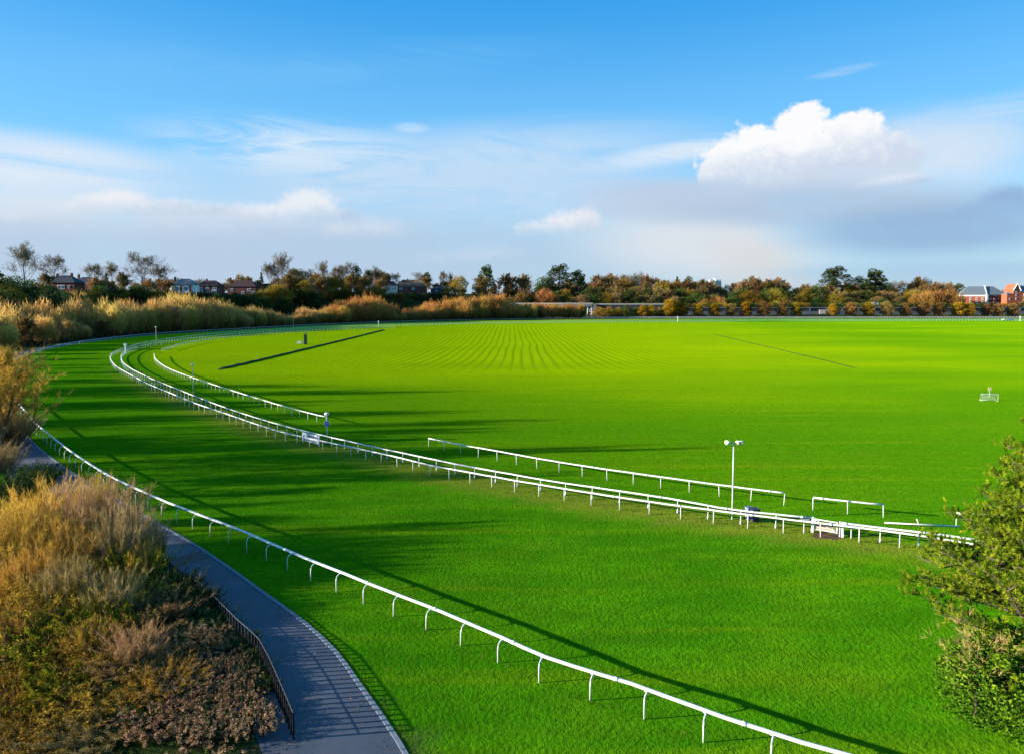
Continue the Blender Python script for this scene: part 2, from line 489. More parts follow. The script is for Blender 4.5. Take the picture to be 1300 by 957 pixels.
    # fine colour grain
    col = mix(math_('MULTIPLY', closeup, mrange(fine, .35, .7, 0, .40)), col, (.035, .11, .003))
    col = mix(mrange(vf, .55, .75, 0, .35), col, (.16, .25, .006))
    # muddy pick marks
    mud = math_('MULTIPLY', mrange(noise(.16, 4), .62, .74), mrange(Y, 260, 40, 0, .28))
    col = mix(mud, col, (.10, .12, .012))
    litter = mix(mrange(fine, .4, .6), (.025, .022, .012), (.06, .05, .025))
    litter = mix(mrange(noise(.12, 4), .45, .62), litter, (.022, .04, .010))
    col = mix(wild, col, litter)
    b = N(nt, 'ShaderNodeBsdfDiffuse'); b.inputs['Roughness'].default_value = .6
    L(col, b.inputs['Color'])
    h = math_('ADD', math_('ADD', math_('MULTIPLY', noise(4.5, 3), .13), math_('MULTIPLY', noise(14, 3), .06)), math_('MULTIPLY', noise(.6, 3, (.5, 1, 1)), .18))
    bp = N(nt, 'ShaderNodeBump'); bp.inputs['Strength'].default_value = 1.0; bp.inputs['Distance'].default_value = 1.0
    L(h, bp.inputs['Height']); L(bp.outputs[0], b.inputs['Normal'])
    L(b.outputs[0], out.inputs[0])
    return m
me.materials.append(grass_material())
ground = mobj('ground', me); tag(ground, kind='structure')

# ------------------------------------------------------------------ river
mw = simple('river_water', (.03, .04, .03), .08, .2, .2, bump=.02)
rv = [p for p in offset(A, -34)] if False else None
mb = MB()
sgn = 1
t0 = (A[1] - A[0]); nrm = Vector((-t0.y, t0.x, 0))
# outward side of A (away from the field)
side = 1 if (A[0] + nrm.normalized() * 5 - Vector((-20, 20, 0))).length < (A[0] - nrm.normalized() * 5 - Vector((-20, 20, 0))).length else -1
Ao = offset(A, side * 16); Ap = offset(A, side * 56)
pre = [Vector((40, -60, 0)) - Vector((60, 0, 0))]
ends = [i for i, p in enumerate(A) if p.x / max(p.y, 1) < -.05 or p.y < 60]
i1 = max(ends)
vs, fs = [], []
for i in range(0, i1, 6):
    vs += [(Ao[i].x, Ao[i].y, -2.6), (Ap[i].x, Ap[i].y, -2.6)]
for k in range(len(vs) // 2 - 1):
    fs.append((2 * k, 2 * k + 1, 2 * k + 3, 2 * k + 2))
mb.add(vs, fs); o = mb.build('river', mw); tag(o, kind='structure')

# ------------------------------------------------------------------ path
side_p = 1
def strip(P, d0, d1, z, name, mat, thick=None):
    a = offset(P, d0); b = offset(P, d1); mb = MB(); vs = []; fs = []
    for p, q in zip(a, b): vs += [(p.x, p.y, z), (q.x, q.y, z)]
    for k in range(len(a) - 1): fs.append((2 * k, 2 * k + 1, 2 * k + 3, 2 * k + 2))
    if thick:
        n = len(vs)
        vs += [(x, y, z_ - thick) for x, y, z_ in vs]
        for k in range(len(a) - 1):
            fs.append((2 * k, 2 * k + 2, n + 2 * k + 2, n + 2 * k)); fs.append((2 * k + 1, n + 2 * k + 1, n + 2 * k + 3, 2 * k + 3))
    mb.add(vs, fs); return mb.build(name, mat)

def asphalt():
    m, nt, out = mat_new('worn_asphalt'); L = nt.links.new
    g = N(nt, 'ShaderNodeNewGeometry')
    def noise(s, d=5, v=(1, 1, 1)):
        mp = N(nt, 'ShaderNodeMapping'); mp.inputs['Scale'].default_value = v; L(g.outputs['Position'], mp.inputs[0])
        n = N(nt, 'ShaderNodeTexNoise'); n.inputs['Scale'].default_value = s; n.inputs['Detail'].default_value = d; L(mp.outputs[0], n.inputs['Vector']); return n.outputs['Fac']
    def mix(f, a, b, lo, hi, amt=1):
        mr = N(nt, 'ShaderNodeMapRange'); L(f, mr.inputs[0]); mr.inputs[1].default_value = lo; mr.inputs[2].default_value = hi; mr.inputs[4].default_value = amt
        n = N(nt, 'ShaderNodeMix', data_type='RGBA'); L(mr.outputs[0], n.inputs[0])
        for i, v in ((6, a), (7, b)):
            if isinstance(v, tuple): n.inputs[i].default_value = v + (1,)
            else: L(v, n.inputs[i])
        return n.outputs[2]
    c = mix(noise(.5), (.026, .038, .060), (.042, .054, .078), .35, .65)
    c = mix(noise(.22), c, (.075, .105, .14), .58, .72, .8)
    c = mix(noise(18, 3), c, (.07, .075, .085), .5, .75, .5)
    c = mix(noise(1.3, 5, (.3, 2.4, 1)), c, (.13, .075, .05), .60, .72, .6)      # fallen leaves trodden in
    b = N(nt, 'ShaderNodeBsdfPrincipled'); L(c, b.inputs['Base Color']); b.inputs['Roughness'].default_value = .75
    bp = N(nt, 'ShaderNodeBump'); bp.inputs['Distance'].default_value = .01; L(noise(22, 3), bp.inputs['Height']); L(bp.outputs[0], b.inputs['Normal'])
    L(b.outputs[0], out.inputs[0]); return m
M['asphalt'] = asphalt()
# full path centre-line: visible part, then the hidden part outside the rail
tt = (PR[1] - PR[0]); nn = Vector((-tt.y, tt.x, 0)).normalized()
sp = 1 if (PR[0] + nn - Vector((-40, 20, 0))).length < (PR[0] - nn - Vector((-40, 20, 0))).length else -1
tail = [p for p in offset(A, side * 2.6) if True]
j0 = min(range(len(tail)), key=lambda i: (tail[i] - PR[-1]).length) + 6
jend = max(i for i, p in enumerate(A) if p.x < 470)
PATH = PR + tail[j0:jend:2]
PATH = [Vector(p) for p in PATH]
o = strip(PATH, 0, sp * 4.9, .012, 'path', M['asphalt']); tag(o, kind='structure')
M['kerb'] = simple('pale_concrete_kerb', (.14, .165, .20), .85, .3, 3)
o = strip(PATH, -sp * .10, sp * .10, .05, 'kerb', M['kerb'], .08); tag(o, kind='structure')

# repair patch and seam across the path
def cross(i0, i1, a, b, z, mat):
    e = offset(PR, 0); mb = MB(); P1 = offset(PR, sp * a); P2 = offset(PR, sp * b)
    vs = []
    for i in range(i0, i1 + 1): vs += [(P1[i].x, P1[i].y, z), (P2[i].x, P2[i].y, z)]
    mb.add(vs, [(2 * k, 2 * k + 1, 2 * k + 3, 2 * k + 2) for k in range(i1 - i0)])
    return mb.build('path_repair_patch', mat)
near_i = min(range(len(PR)), key=lambda i: (PR[i] - at(298, 727)).length)
tag(cross(near_i + 2, near_i + 3, .2, 4.6, .016, simple('fresh_tar_seam', (.012, .016, .026), .5, .2, 3)), kind='structure')
# ------------------------------------------------------------------ running rails
def tangent_at(P, p):
    i = min(range(len(P)), key=lambda k: (P[k] - p).length_squared)
    return (P[min(i + 1, len(P) - 1)] - P[max(i - 1, 0)]).normalized()

def goose_post():
    m = MB()
    pts = [(0, -.42, -.05), (0, -.42, .62), (0, -.41, .78), (0, -.36, .92), (0, -.26, 1.02), (0, -.12, 1.06), (0, -.0, 1.06)]
    m.tube(pts, .034, 8)
    m.box((0, 0, 1.045), (.30, .12, .07), mi=1)
    return m
def straight_post(foot):
    m = MB()
    m.tube([(0, 0, -.05), (0, 0, 1.06)], .036, 8)
    if foot: m.tube([(0, 0, -.02), (0, 0, .27)], .065, 10, 1)
    return m
post_meshes = {}
def post_obj(kind, parent):
    if kind not in post_meshes:
        mb = goose_post() if kind == 'goose' else straight_post(kind == 'foot')
        o = mb.build('post', [M['whitepost'], M['foot']], parent, True); post_meshes[kind] = o.data
        return o
    return mobj('post', post_meshes[kind], parent)

def running_rail(P, label, kind, spacing=2.6, rail_r=.075, flat=1.0, flip=1, rnd=0.0, group='white running rails', maxp=98):
    root = empty('running_rail', P[0]); tag(root, label, 'running rail', group)
    m = MB(); rp = resample(P, 1.4)
    if (rp[-1] - P[-1]).length > .05: rp.append(P[-1])
    rj = random.Random(5)
    rz = [q - P[0] + Vector((0, 0, RH + rj.gauss(0, .007))) for q in rp]
    m.tube(rz, rail_r, 8, flat=flat)
    for k in range(0, min(len(rz) - 1, 220), 4):
        dv = (rz[k + 1] - rz[k]).normalized(); mid_ = (rz[k] + rz[k + 1]) / 2
        m.tube([mid_ - dv * .11, mid_ + dv * .11], rail_r + .010, 8, 1, flat=flat)
    m.build('handrail', [M['white'], M['foot']], root, True)
    L = sum((b - a).length for a, b in zip(P[:-1], P[1:]))
    n = max(1, round(L / spacing)); pp = resample(P, L / n - 1e-4)
    infr = sorted(range(len(pp)), key=lambda i: pp[i].length)
    keep = set(infr[:maxp]) if len(pp) > maxp + 4 else set(range(len(pp)))
    rng = random.Random(int(L))
    rest = MB()
    for i, q in enumerate(pp):
        t = tangent_at(P, q); a = math.atan2(t.y, t.x) + (PI if flip < 0 else 0)
        if i in keep:
            o = post_obj(kind, root); o.location = q - P[0]
            o.rotation_euler = (rng.gauss(0, .012 + rnd), rng.gauss(0, .012 + rnd), a)
        else:
            Mx = Matrix.Translation(q - P[0]) @ Matrix.Rotation(a, 4, 'Z')
            if kind == 'goose':
                pts = [(0, -.42, -.05), (0, -.42, .70), (0, -.26, 1.02), (0, 0, 1.06)]
                rest.tube([Mx @ Vector(p) for p in pts], .045, 5)
            else:
                rest.tube([Mx @ Vector((0, 0, -.05)), Mx @ Vector((0, 0, 1.06))], .06, 5)
    if rest.v:
        o = rest.build('far_posts', M['whitepost'], root); o['kind'] = 'stuff'
    return root

rA = running_rail(A, 'long outer white rail beside the path, on curved swan-neck posts', 'goose', 2.6, .11, .65, -side if False else (1 if side < 0 else -1))
rF = running_rail(F, 'outer one of the two close parallel white rails round the field, nearer the path', 'plain')
rB = running_rail(B_L, 'inner one of the two close parallel white rails, running left from the gate', 'foot')
rB2 = running_rail(B_R, 'short stretch of inner white rail running right from the gate towards the pine', 'foot')
rC1 = running_rail(C1, 'curved white rail inside the bend, ending beside the round blue marker', 'plain')
rC2 = running_rail(C2, 'white rail inside the far side of the bend, beyond its gap', 'plain')
rD = running_rail(D1, 'long lone white rail on the grass behind the tall floodlight mast', 'plain', 2.75, rnd=.03)
rE = running_rail(E1, 'short lone white rail with three posts between longer rails', 'plain', 3.2)
rH = running_rail(H1, 'white rail partly hidden behind the pine tree', 'plain', 3.2)

# fallen rail
G0, G1 = at(1123, 664, .1), at(1218, 667.5, .1)
root = empty('fallen_rail', (G0.x, G0.y, 0)); tag(root, 'white rail lying fallen on the grass with a post stub sticking up', 'rail')
mb = MB(); mb.tube([Vector((0, 0, .16)), (G1 - G0) + Vector((0, 0, .08))], .06, 8); mb.build('handrail', M['white'], root, True)
mb = MB(); c = (G1 - G0) * .47
mb.tube([c + Vector((.0, 0, .02)), c + Vector((-.22, .05, .55))], .04, 8); mb.build('post', M['whitepost'], root, True)

# ------------------------------------------------------------------ gate
g0, g1 = B_L[0], B_R[-1]
gv = g1 - g0; gl = gv.length; ga = math.atan2(gv.y, gv.x)
root = empty('field_gate', g0, ga); tag(root, 'white barred gate with a diagonal brace in the inner rail', 'gate')
for xx in (.06, gl - .06):
    mb = MB(); mb.box((xx, 0, .6), (.13, .13, 1.2)); mb.build('gate_post', M['whitepost'], root)
mb = MB()
x0, x1 = .22, gl * .80
mb.box(((x0 + x1) / 2, 0, 1.06), (x1 - x0, .06, .08)); mb.box(((x0 + x1) / 2, 0, .28), (x1 - x0, .055, .07))
for zz in (.47, .66, .85): mb.box(((x0 + x1) / 2, 0, zz), (x1 - x0 - .1, .03, .03))
for xx in (x0, x1): mb.box((xx, 0, .66), (.07, .07, .90))
mb.tube([(x0 + .05, -.04, 1.02), (x1 - .05, -.04, .30)], .028, 6)
mb.build('gate_leaf', M['white'], root)
mb = MB(); mb.box(((x0 + x1) / 2 - .1, .03, .50), (x1 - x0 - .3, .02, .42)); mb.build('kick_board', M['timber'], root)
mb = MB(); mb.box((x1 + .18, 0, .6), (.09, .09, 1.2)); mb.box((x1 + .3, 0, 1.02), (.3, .05, .05)); mb.build('latch_post', M['whitepost'], root)
# worn ground patch at the gate
mb = MB(); pr = []
cg = (g0 + g1) / 2
rr = random.Random(4)
ring = [(cg.x + math.cos(a) * (1.15 + rr.uniform(-.35, .35)), cg.y - .3 + math.sin(a) * (.75 + rr.uniform(-.25, .25)), .012) for a in [i * PI / 16 for i in range(32)]]
mb.add(ring, [tuple(range(32))]); o = mb.build('ground_worn_patch', M['soil']); tag(o, kind='structure')

# signs by the gate
def sign(name, label, px, py, w, h, mat, zc, postmat=M['whitepost'], white=None, grp=None):
    p = at(px, py, zc)
    root = empty(name, (p.x, p.y, 0)); tag(root, label, 'sign', grp)
    mb = MB(); mb.box((0, 0, (zc - h / 2) / 2), (.06, .06, zc - h / 2)); mb.build('post', postmat, root)
    mb = MB(); mb.box((0, -.05, zc), (w, .03, h)); b = mb.build('board', mat, root)
    if white:
        mb = MB()
        for (x, z, ww, hh) in white: mb.box((x, -.07, zc + z), (ww, .006, hh))
        mb.build('lettering', M['banner'], b)
    return root
sign('notice_sign', 'small blue and white notice on the rail right of the gate', 1081, 667, .50, .40, M['blue'], .95,
     white=[(-.10, 0, .09, .22), (-.02, .06, .10, .05), (.12, -.05, .14, .05)])
sign('plain_board', 'small pale grey board on the rail left of the gate', 1021, 660, .75, .22, M['palepaint'], 1.0)

# banner between the double rails
b0, b1 = at(384, 550.5, .8), at(405.5, 555.5, .8)
def banner(a, b, zc, h, label, txt=True):
    v = b - a; L = v.length; r = math.atan2(v.y, v.x)
    root = empty('banner', (a.x, a.y, 0), r); tag(root, label, 'banner', None)
    for xx in (0, L): mb = MB(); mb.box((xx, 0, (zc + h / 2) / 2), (.07, .07, zc + h / 2)); mb.build('post', M['whitepost'], root)
    mb = MB(); mb.box((L / 2, -.05, zc), (L - .05, .02, h)); p = mb.build('banner_sheet', M['banner'], root)
    mb = MB(); rr = random.Random(3); x = .25
    while x < L - .3:
        w = rr.uniform(.06, .14); mb.box((x + w / 2, -.065, zc - .03), (w, .006, h * rr.uniform(.25, .42))); x += w + rr.choice((.03, .03, .05, .16))
    mb.build('lettering', M['letter'], p)
    return root
banner(b0, b1, .75, .62, 'white advertising banner hung behind the double rails by the round marker')
b0, b1 = at(385, 556, .55), at(405, 561, .55)
banner(b0, b1, .5, .4, 'lower white banner on the front rail below the first banner')

# ------------------------------------------------------------------ masts, markers, small things
def mast(px, pyb, h, label, heads=3, grp=None, disc=False):
    p = at(px, pyb, 0)
    root = empty('floodlight_mast', p); tag(root, label, 'mast', grp)
    mb = MB(); mb.tube([(0, 0, -.05), (0, 0, h)], [.07, .05], 8); mb.build('pole', M['palepaint'], root, True)
    if heads > 1:
        mb = MB(); mb.box((.08, 0, h - .02), (.9, .06, .06)); mb.build('crossbar', M['greymetal'], root)
        for k, (x, s, tilt) in enumerate(((-.42, .26, .5), (.28, .24, 1.2), (.50, .24, -.3))):
            mb = MB()
            d = Vector((math.cos(tilt + (PI if k == 0 else 0)), -.6, -.25)).normalized()
            c = Vector((x, 0, h + .08))
            mb.tube([c - d * .12, c - d * .02, c + d * .22], [.07, .10, s * .85], 12)
            mb.build('horn_speaker', M['lamp'], root, True)
    else:
        mb = MB(); mb.tube([(0, 0, h), (0, 0, h + .1), (0, 0, h + .32), (0, 0, h + .4)], [.1, .26, .30, .12], 10); mb.build('lamp_head', M['lamp'], root, True)
    if disc:
        mb = MB(); mb.tube([(0, -.08, h - 1.0), (0, -.12, h - 1.0)], .36, 20); d = mb.build('round_board', M['whitepost'], root)
        mb = MB(); mb.tube([(0, -.125, h - 1.0), (0, -.135, h - 1.0)], .29, 20); mb.build('blue_disc', M['blue'], d)
        mb = MB(); mb.box((-.06, -.14, h - .98), (.05, .006, .2)); mb.box((.05, -.14, h - .98), (.05, .006, .2)); mb.box((0, -.14, h - .90), (.06, .006, .04)); mb.box((0, -.14, h - 1.0), (.06, .006, .04)); mb.build('numeral', M['whitepost'], d)
    return root
mast(929.5, 659, 6.3, 'tall white pole with three horn speakers beside the double rails', 3)
mast(245.5, 503, 5.6, 'slim white lamp pole by the double rails on the bend', 1)
mast(415.5, 561, 3.35, 'white pole with lamp box and round blue marker behind the rails', 1, disc=True)
mast(198.5, 436, 6.2, 'distant white lamp pole between outer and inner rails at left', 1)
mast(373, 417.5, 6.0, 'distant pale lamp pole against the dark bushes above the rails', 1)

def marker(px, pyb, h, w, label):
    p = at(px, pyb, 0); root = empty('furlong_marker', p); tag(root, label, 'marker post')
    mb = MB(); mb.box((0, 0, h / 2), (w, w, h)); mb.build('post', M['whitepost'], root)
    mb = MB(); mb.tube([(0, -w, h + w * .7), (0, w, h + w * .7)], w * .95, 16); mb.build('round_top', M['palepaint'], root)
marker(159.5, 449, 2.6, .42, 'stout white furlong marker between the rails at the tightest bend')
marker(480.5, 415, 3.0, .40, 'white furlong marker on the far rail near the dark bank end')
marker(860.5, 409, 3.4, .45, 'small white furlong marker in front of the avenue trees')
marker(1295, 408, 3.4, .32, 'white furlong marker by the parked blue car')

# goal and yellow board
gp = at(1257, 509, 0)
root = empty('football_goal', gp, math.radians(-8)); tag(root, 'small white practice goal with net on the open grass', 'goal')
W_, H_, Dp = 2.5, 1.25, .9
mb = MB()
mb.tube([(-W_ / 2, 0, 0), (-W_ / 2, 0, H_), (W_ / 2, 0, H_), (W_ / 2, 0, 0)], .045, 8); mb.build('goal_frame', M['white'], root, True)
mb = MB()
for s in (-1, 1): mb.tube([(s * W_ / 2, .03, H_), (s * W_ / 2, Dp * .5, H_ * .95), (s * W_ / 2, Dp, .04), (s * W_ / 2, .03, .04)], .03, 6)
mb.tube([(-W_ / 2, Dp, .04), (W_ / 2, Dp, .04)], .03, 6); mb.build('back_frame', M['white'], root, True)
mb = MB()
for i in range(14):
    x = -W_ / 2 + W_ * i / 13; mb.tube([(x, .03, H_), (x, Dp * .5, H_ * .93), (x, Dp, .04)], .008, 4)
for i in range(7):
    t = i / 6; mb.tube([(-W_ / 2, Dp * (.5 + .5 * t), H_ * (.93 - .9 * t)), (W_ / 2, Dp * (.5 + .5 * t), H_ * (.93 - .9 * t))], .008, 4)
mb.build('net', M['net'], root)
p = at(1256, 503.5, 0)
root = empty('board_on_stake', (p.x, p.y, 0)); tag(root, 'pale yellow square board on a stake behind the practice goal', 'sign')
mb = MB(); mb.box((0, 0, .6), (.05, .05, 1.2)); mb.build('stake', M['whitepost'], root)
mb = MB(); mb.box((0, -.04, 1.45), (.62, .04, .62)); mb.build('board', M['yellow'], root)

# timber tower and box on the bend
p = at(388, 437.5, 0)
root = empty('camera_tower', p); tag(root, 'narrow grey-green timber tower standing on the grass inside the bend', 'tower')
mb = MB()
for sx in (-.42, .42):
    for sy in (-.42, .42): mb.box((sx, sy, 2.2), (.12, .12, 4.4))
mb.build('corner_posts', M['tower'], root)
mb = MB(); mb.box((0, 0, 1.9), (.80, .80, 3.8)); mb.build('cladding', M['tower'], root)
mb = MB(); mb.box((0, 0, 4.4), (1.1, 1.1, .1)); mb.build('roof', M['darkmetal'], root)
mb = MB(); mb.tube([(0, 0, 4.4), (0, 0, 6.3)], .03, 6); mb.build('aerial', M['darkmetal'], root)
p = at(380.5, 436.5, 0)
root = empty('feed_box', p); tag(root, 'pale rounded box standing left of the grey-green timber tower', 'box')
mb = MB()
pts = [(-.9, .05), (-.95, .5), (-.8, .85), (-.5, 1.02), (.5, 1.02), (.8, .85), (.95, .5), (.9, .05)]
vs = [(x, -.6, z) for x, z in pts] + [(x, .6, z) for x, z in pts]; n = len(pts)
mb.add(vs, [tuple(range(n))] + [tuple(range(2 * n - 1, n - 1, -1))] + [(i, n + i, n + (i + 1) % n, (i + 1) % n) for i in range(n)])
mb.build('shell', M['box'], root)
mb = MB(); mb.box((0, 0, .04), (1.5, 1.0, .12)); mb.build('base', M['darkmetal'], root)

# bins by the speaker pole
def wheelie(px, py, mat, label, w=.6):
    p = at(px, py, 0); root = empty('wheelie_bin', p, .2); tag(root, label, 'bin')
    mb = MB(); a, b_, h = w * .42, w * .5, 1.0
    vs = [(-a, -a, .06), (a, -a, .06), (a, a, .06), (-a, a, .06), (-b_, -b_, h), (b_, -b_, h), (b_, b_, h), (-b_, b_, h)]
    mb.add(vs, [(0, 3, 2, 1), (4, 5, 6, 7), (0, 1, 5, 4), (1, 2, 6, 5), (2, 3, 7, 6), (3, 0, 4, 7)]); mb.build('bin_body', mat, root)
    mb = MB(); mb.box((0, 0, h + .04), (w * 1.08, w * 1.12, .07)); mb.build('lid', mat, root)
    for s in (-1, 1): mb = MB(); mb.tube([(s * w * .4, a + .03, .1), (s * w * .48, a + .03, .1)], .1, 10); mb.build('wheel', M['tyre'], root)
wheelie(951, 659.5, M['bluebin'], 'blue-grey bin behind the rails right of the speaker pole', .55)
wheelie(957.5, 661.5, M['bin'], 'black bin behind the rails, right of the blue-grey bin', .62)

# dark low banks across the grass
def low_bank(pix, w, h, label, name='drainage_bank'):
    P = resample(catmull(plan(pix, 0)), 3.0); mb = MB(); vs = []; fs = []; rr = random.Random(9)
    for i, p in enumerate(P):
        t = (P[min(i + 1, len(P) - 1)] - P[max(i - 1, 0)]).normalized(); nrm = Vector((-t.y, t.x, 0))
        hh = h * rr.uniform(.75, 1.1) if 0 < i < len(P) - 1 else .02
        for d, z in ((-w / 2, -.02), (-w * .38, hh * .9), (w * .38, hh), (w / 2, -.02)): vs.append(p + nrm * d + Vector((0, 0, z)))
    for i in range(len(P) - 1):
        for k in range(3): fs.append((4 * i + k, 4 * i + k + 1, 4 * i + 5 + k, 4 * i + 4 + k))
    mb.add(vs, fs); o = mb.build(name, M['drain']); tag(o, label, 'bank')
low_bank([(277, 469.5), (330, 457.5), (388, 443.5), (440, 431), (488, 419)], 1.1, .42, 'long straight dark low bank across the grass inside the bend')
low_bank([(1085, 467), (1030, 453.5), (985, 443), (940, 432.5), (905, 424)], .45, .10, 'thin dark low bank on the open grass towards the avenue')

# ------------------------------------------------------------------ path fence
FE = catmull([Vector((p.x, p.y, 0)) for p in (at(x, y, 1.1) for x, y in [(372, 905), (355.5, 866), (329, 811.4), (300.7, 786), (275, 760), (252.4, 739), (232, 726), (213, 712.5), (185, 694)])])
root = empty('path_fence', FE[0]); tag(root, 'black steel railing along the left edge of the path', 'fence')
mb = MB(); rp = resample(FE, .5)
mb.tube([q - FE[0] + Vector((0, 0, 1.12)) for q in rp], .02, 6); mb.build('top_rail', M['darkmetal'], root)
mb = MB(); mb.tube([q - FE[0] + Vector((0, 0, .62)) for q in rp], .014, 5); mb.build('middle_rail', M['black'], root)
pp = resample(FE, .42); pm = None
for q in pp[:98]:
    if pm is None:
        mb = MB(); mb.box((0, 0, .56), (.085, .07, 1.14)); o = mb.build('post', M['black'], root); pm = o.data
    else: o = mobj('post', pm, root)
    o.location = q - FE[0]; o.rotation_euler = (0, 0, math.atan2(tangent_at(FE, q).y, tangent_at(FE, q).x))
# small white plate beside the fence
p = at(197, 702, 1.4); root = empty('white_plate_sign', (p.x, p.y, 0)); tag(root, 'small tilted white plate above the bushes at the top of the black railing', 'sign')
mb = MB(); mb.box((0, 0, .7), (.05, .05, 1.4)); mb.build('post', M['timber'], root)
mb = MB(); mb.box((0, 0, 0), (.16, .05, .42)); o = mb.build('plate', M['banner'], root); o.location = (.02, -.04, 1.4); o.rotation_euler = (0, .7, 0)

# ------------------------------------------------------------------ plant generators
def rvec(rng): 
    v = rng.normal(size=3); return v / np.linalg.norm(v)

def branch_tree(rng, H, crown0=.3, spread=.5, up=.35, nb=16, gen=3, r0=.3, lean=(0, 0)):
    """segments and tips of a tree with a leader and side limbs"""
    segs, tips = [], []
    def grow(p, d, L, r, lv):
        n = 4 if lv == 0 else 3
        q = p
        pts = [p]
        for i in range(n):
            d = d + rng.normal(size=3) * (.10 + .05 * lv) + np.array([0, 0, up * .22])
            d = d / np.linalg.norm(d)
            q2 = q + d * L / n
            ra, rb = r * (1 - .65 * i / n), r * (1 - .65 * (i + 1) / n)
            segs.append((q, q2, ra, rb)); q = q2; pts.append(q)
        if lv >= gen:
            tips.append((pts[1], d, L)); tips.append((q, d, L)); return
        k = int(rng.integers(3, 5))
        for j in range(k):
            t = rng.uniform(.3, 1.0); i = min(int(t * n), n - 1)
            s = pts[i] + (pts[i + 1] - pts[i]) * (t * n - i)
            nd = d * .9 + rvec(rng) * .75 + np.array([0, 0, up * .5]); nd /= np.linalg.norm(nd)
            grow(s, nd, L * rng.uniform(.5, .72), r * .5, lv + 1)
        grow(q, d, L * .6, r * .4, lv + 1)
    # leader
    q = np.zeros(3); d = np.array([lean[0], lean[1], 1.0]); d /= np.linalg.norm(d)
    n = 10; trunk = []
    nodes = [q]
    for i in range(n):
        d2 = d + rng.normal(size=3) * .05; d2 /= np.linalg.norm(d2)
        q2 = q + d2 * H * .72 / n
        trunk.append((q, q2, r0 * (1 - .8 * i / n), r0 * (1 - .8 * (i + 1) / n))); q = q2; nodes.append(q)
    for b in range(nb):
        t = crown0 + (1 - crown0) * (b + rng.uniform(0, 1)) / nb
        x = t * n; i = min(int(x), n - 1); s = nodes[i] + (nodes[i + 1] - nodes[i]) * (x - i)
        a = b * 2.4 + rng.uniform(-.5, .5)
        el = .25 + up * .9 + .5 * t
        nd = np.array([math.cos(a) * math.cos(el), math.sin(a) * math.cos(el), math.sin(el)])
        L = H * spread * (1 - .45 * abs(t - .45)) * rng.uniform(.6, .95) * (1.15 - .5 * t)
        grow(s, nd, L * .62, r0 * .42 * (1.1 - t), 1)
    return trunk, segs, tips

def finish_tree(name, trunk_g, crown_g, mat):
    return (trunk_g.mesh(name + '_trunk', M['trunk']), crown_g.mesh(name + '_crown', mat))

def gen_bare(seed, H=16, twig=1.0, tw=.05, mat='f_bare', nb=15, gen=3, spread=.5, crown0=.28, up=.4, per=6, lean=(0, 0), leafy=0):
    rng = np.random.default_rng(seed)
    tr, segs, tips = branch_tree(rng, H, crown0, spread, up, nb, gen, H * .018, lean)
    tg = Geo(); tubes(tg, tr, 6, .3)
    cg = Geo(); tubes(cg, [s for s in segs if s[2] > .012], 4, .25)
    P = np.array([t[0] for t in tips]); D = np.array([t[1] for t in tips]); L = np.array([t[2] for t in tips])
    P = np.repeat(P, per, 0); D = np.repeat(D, per, 0); L = np.repeat(L, per)
    D = unit(D + rng.normal(size=D.shape) * .5 + np.array([0, 0, .25]))
    ln = (rng.uniform(.4, 1.1, len(P)) * twig)[:, None]
    P1 = P + D * ln
    blades(cg, P, P1, tw, rng, rng.uniform(.4, 1, len(P)))
    if leafy:
        k = rng.random(len(P)) < leafy
        leaves(cg, P1[k] - D[k] * ln[k] * .3, H * .016, rng, rng.uniform(.3, 1, k.sum()))
    return finish_tree('tree', tg, cg, M[mat])

def gen_willow(seed, H=16, R=5, n=420, per=15, tw=.14, mat='f_willow'):
    """multi-stem crown: dense upright shoots in several domed lobes"""
    rng = np.random.default_rng(seed)
    tg, cg = Geo(), Geo(); tsegs = []
    nl = 9
    lob = []
    for i in range(nl):
        a = i * 2.4 + rng.uniform(-.4, .4); rr = R * math.sqrt((i + .3) / nl) * .72
        lob.append((math.cos(a) * rr, math.sin(a) * rr, H * rng.uniform(.72, 1.0) * (1 - .28 * (rr / R) ** 2), R * rng.uniform(.34, .5)))
    allP0, allP1, allT = [], [], []
    for (lx, ly, lh, lr) in lob:
        base = np.array([lx * .18, ly * .18, 0]); q = base
        for k in range(5):
            t = (k + 1) / 5
            q2 = np.array([lx * (.18 + .7 * t), ly * (.18 + .7 * t), lh * .62 * t]) + rng.normal(size=3) * .15
            tsegs.append((q, q2, .16 * (1 - .17 * k) * H / 14, .16 * (1 - .17 * (k + 1)) * H / 14)); q = q2
        m = n // nl
        # shoot origins through the lobe volume
        u = unit(rng.normal(size=(m, 3))); rad = rng.uniform(.25, 1, m)[:, None] ** .5
        c = np.array([lx, ly, lh * .58])
        S = c + u * rad * np.array([lr, lr, lh * .40])
        S[:, 2] = np.maximum(S[:, 2], lh * .06)
        for j in range(0, m, 6):
            tsegs.append((c - np.array([0, 0, lh * .15]), S[j], .04, .015))
        P = np.repeat(S, per, 0)
        out = unit(P - np.array([lx * .3, ly * .3, lh * .1]))
        D = unit(out * .8 + np.array([0, 0, 1.0]) + rng.normal(size=P.shape) * .32)
        P = P + rng.normal(size=P.shape) * np.array([lr, lr, lh * .3]) * .22
        P[:, 2] = np.maximum(P[:, 2], .2)
        L = rng.uniform(.7, 1.9, len(P))[:, None] * H / 15
        allP0.append(P); allP1.append(P + D * L)
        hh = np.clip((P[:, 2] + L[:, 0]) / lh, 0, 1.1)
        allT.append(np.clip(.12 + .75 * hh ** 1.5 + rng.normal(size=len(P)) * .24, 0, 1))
    P0, P1, T_ = np.concatenate(allP0), np.concatenate(allP1), np.concatenate(allT)
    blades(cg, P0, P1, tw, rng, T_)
    tubes(tg, tsegs, 5, .35)
    return finish_tree('willow', tg, cg, M[mat])

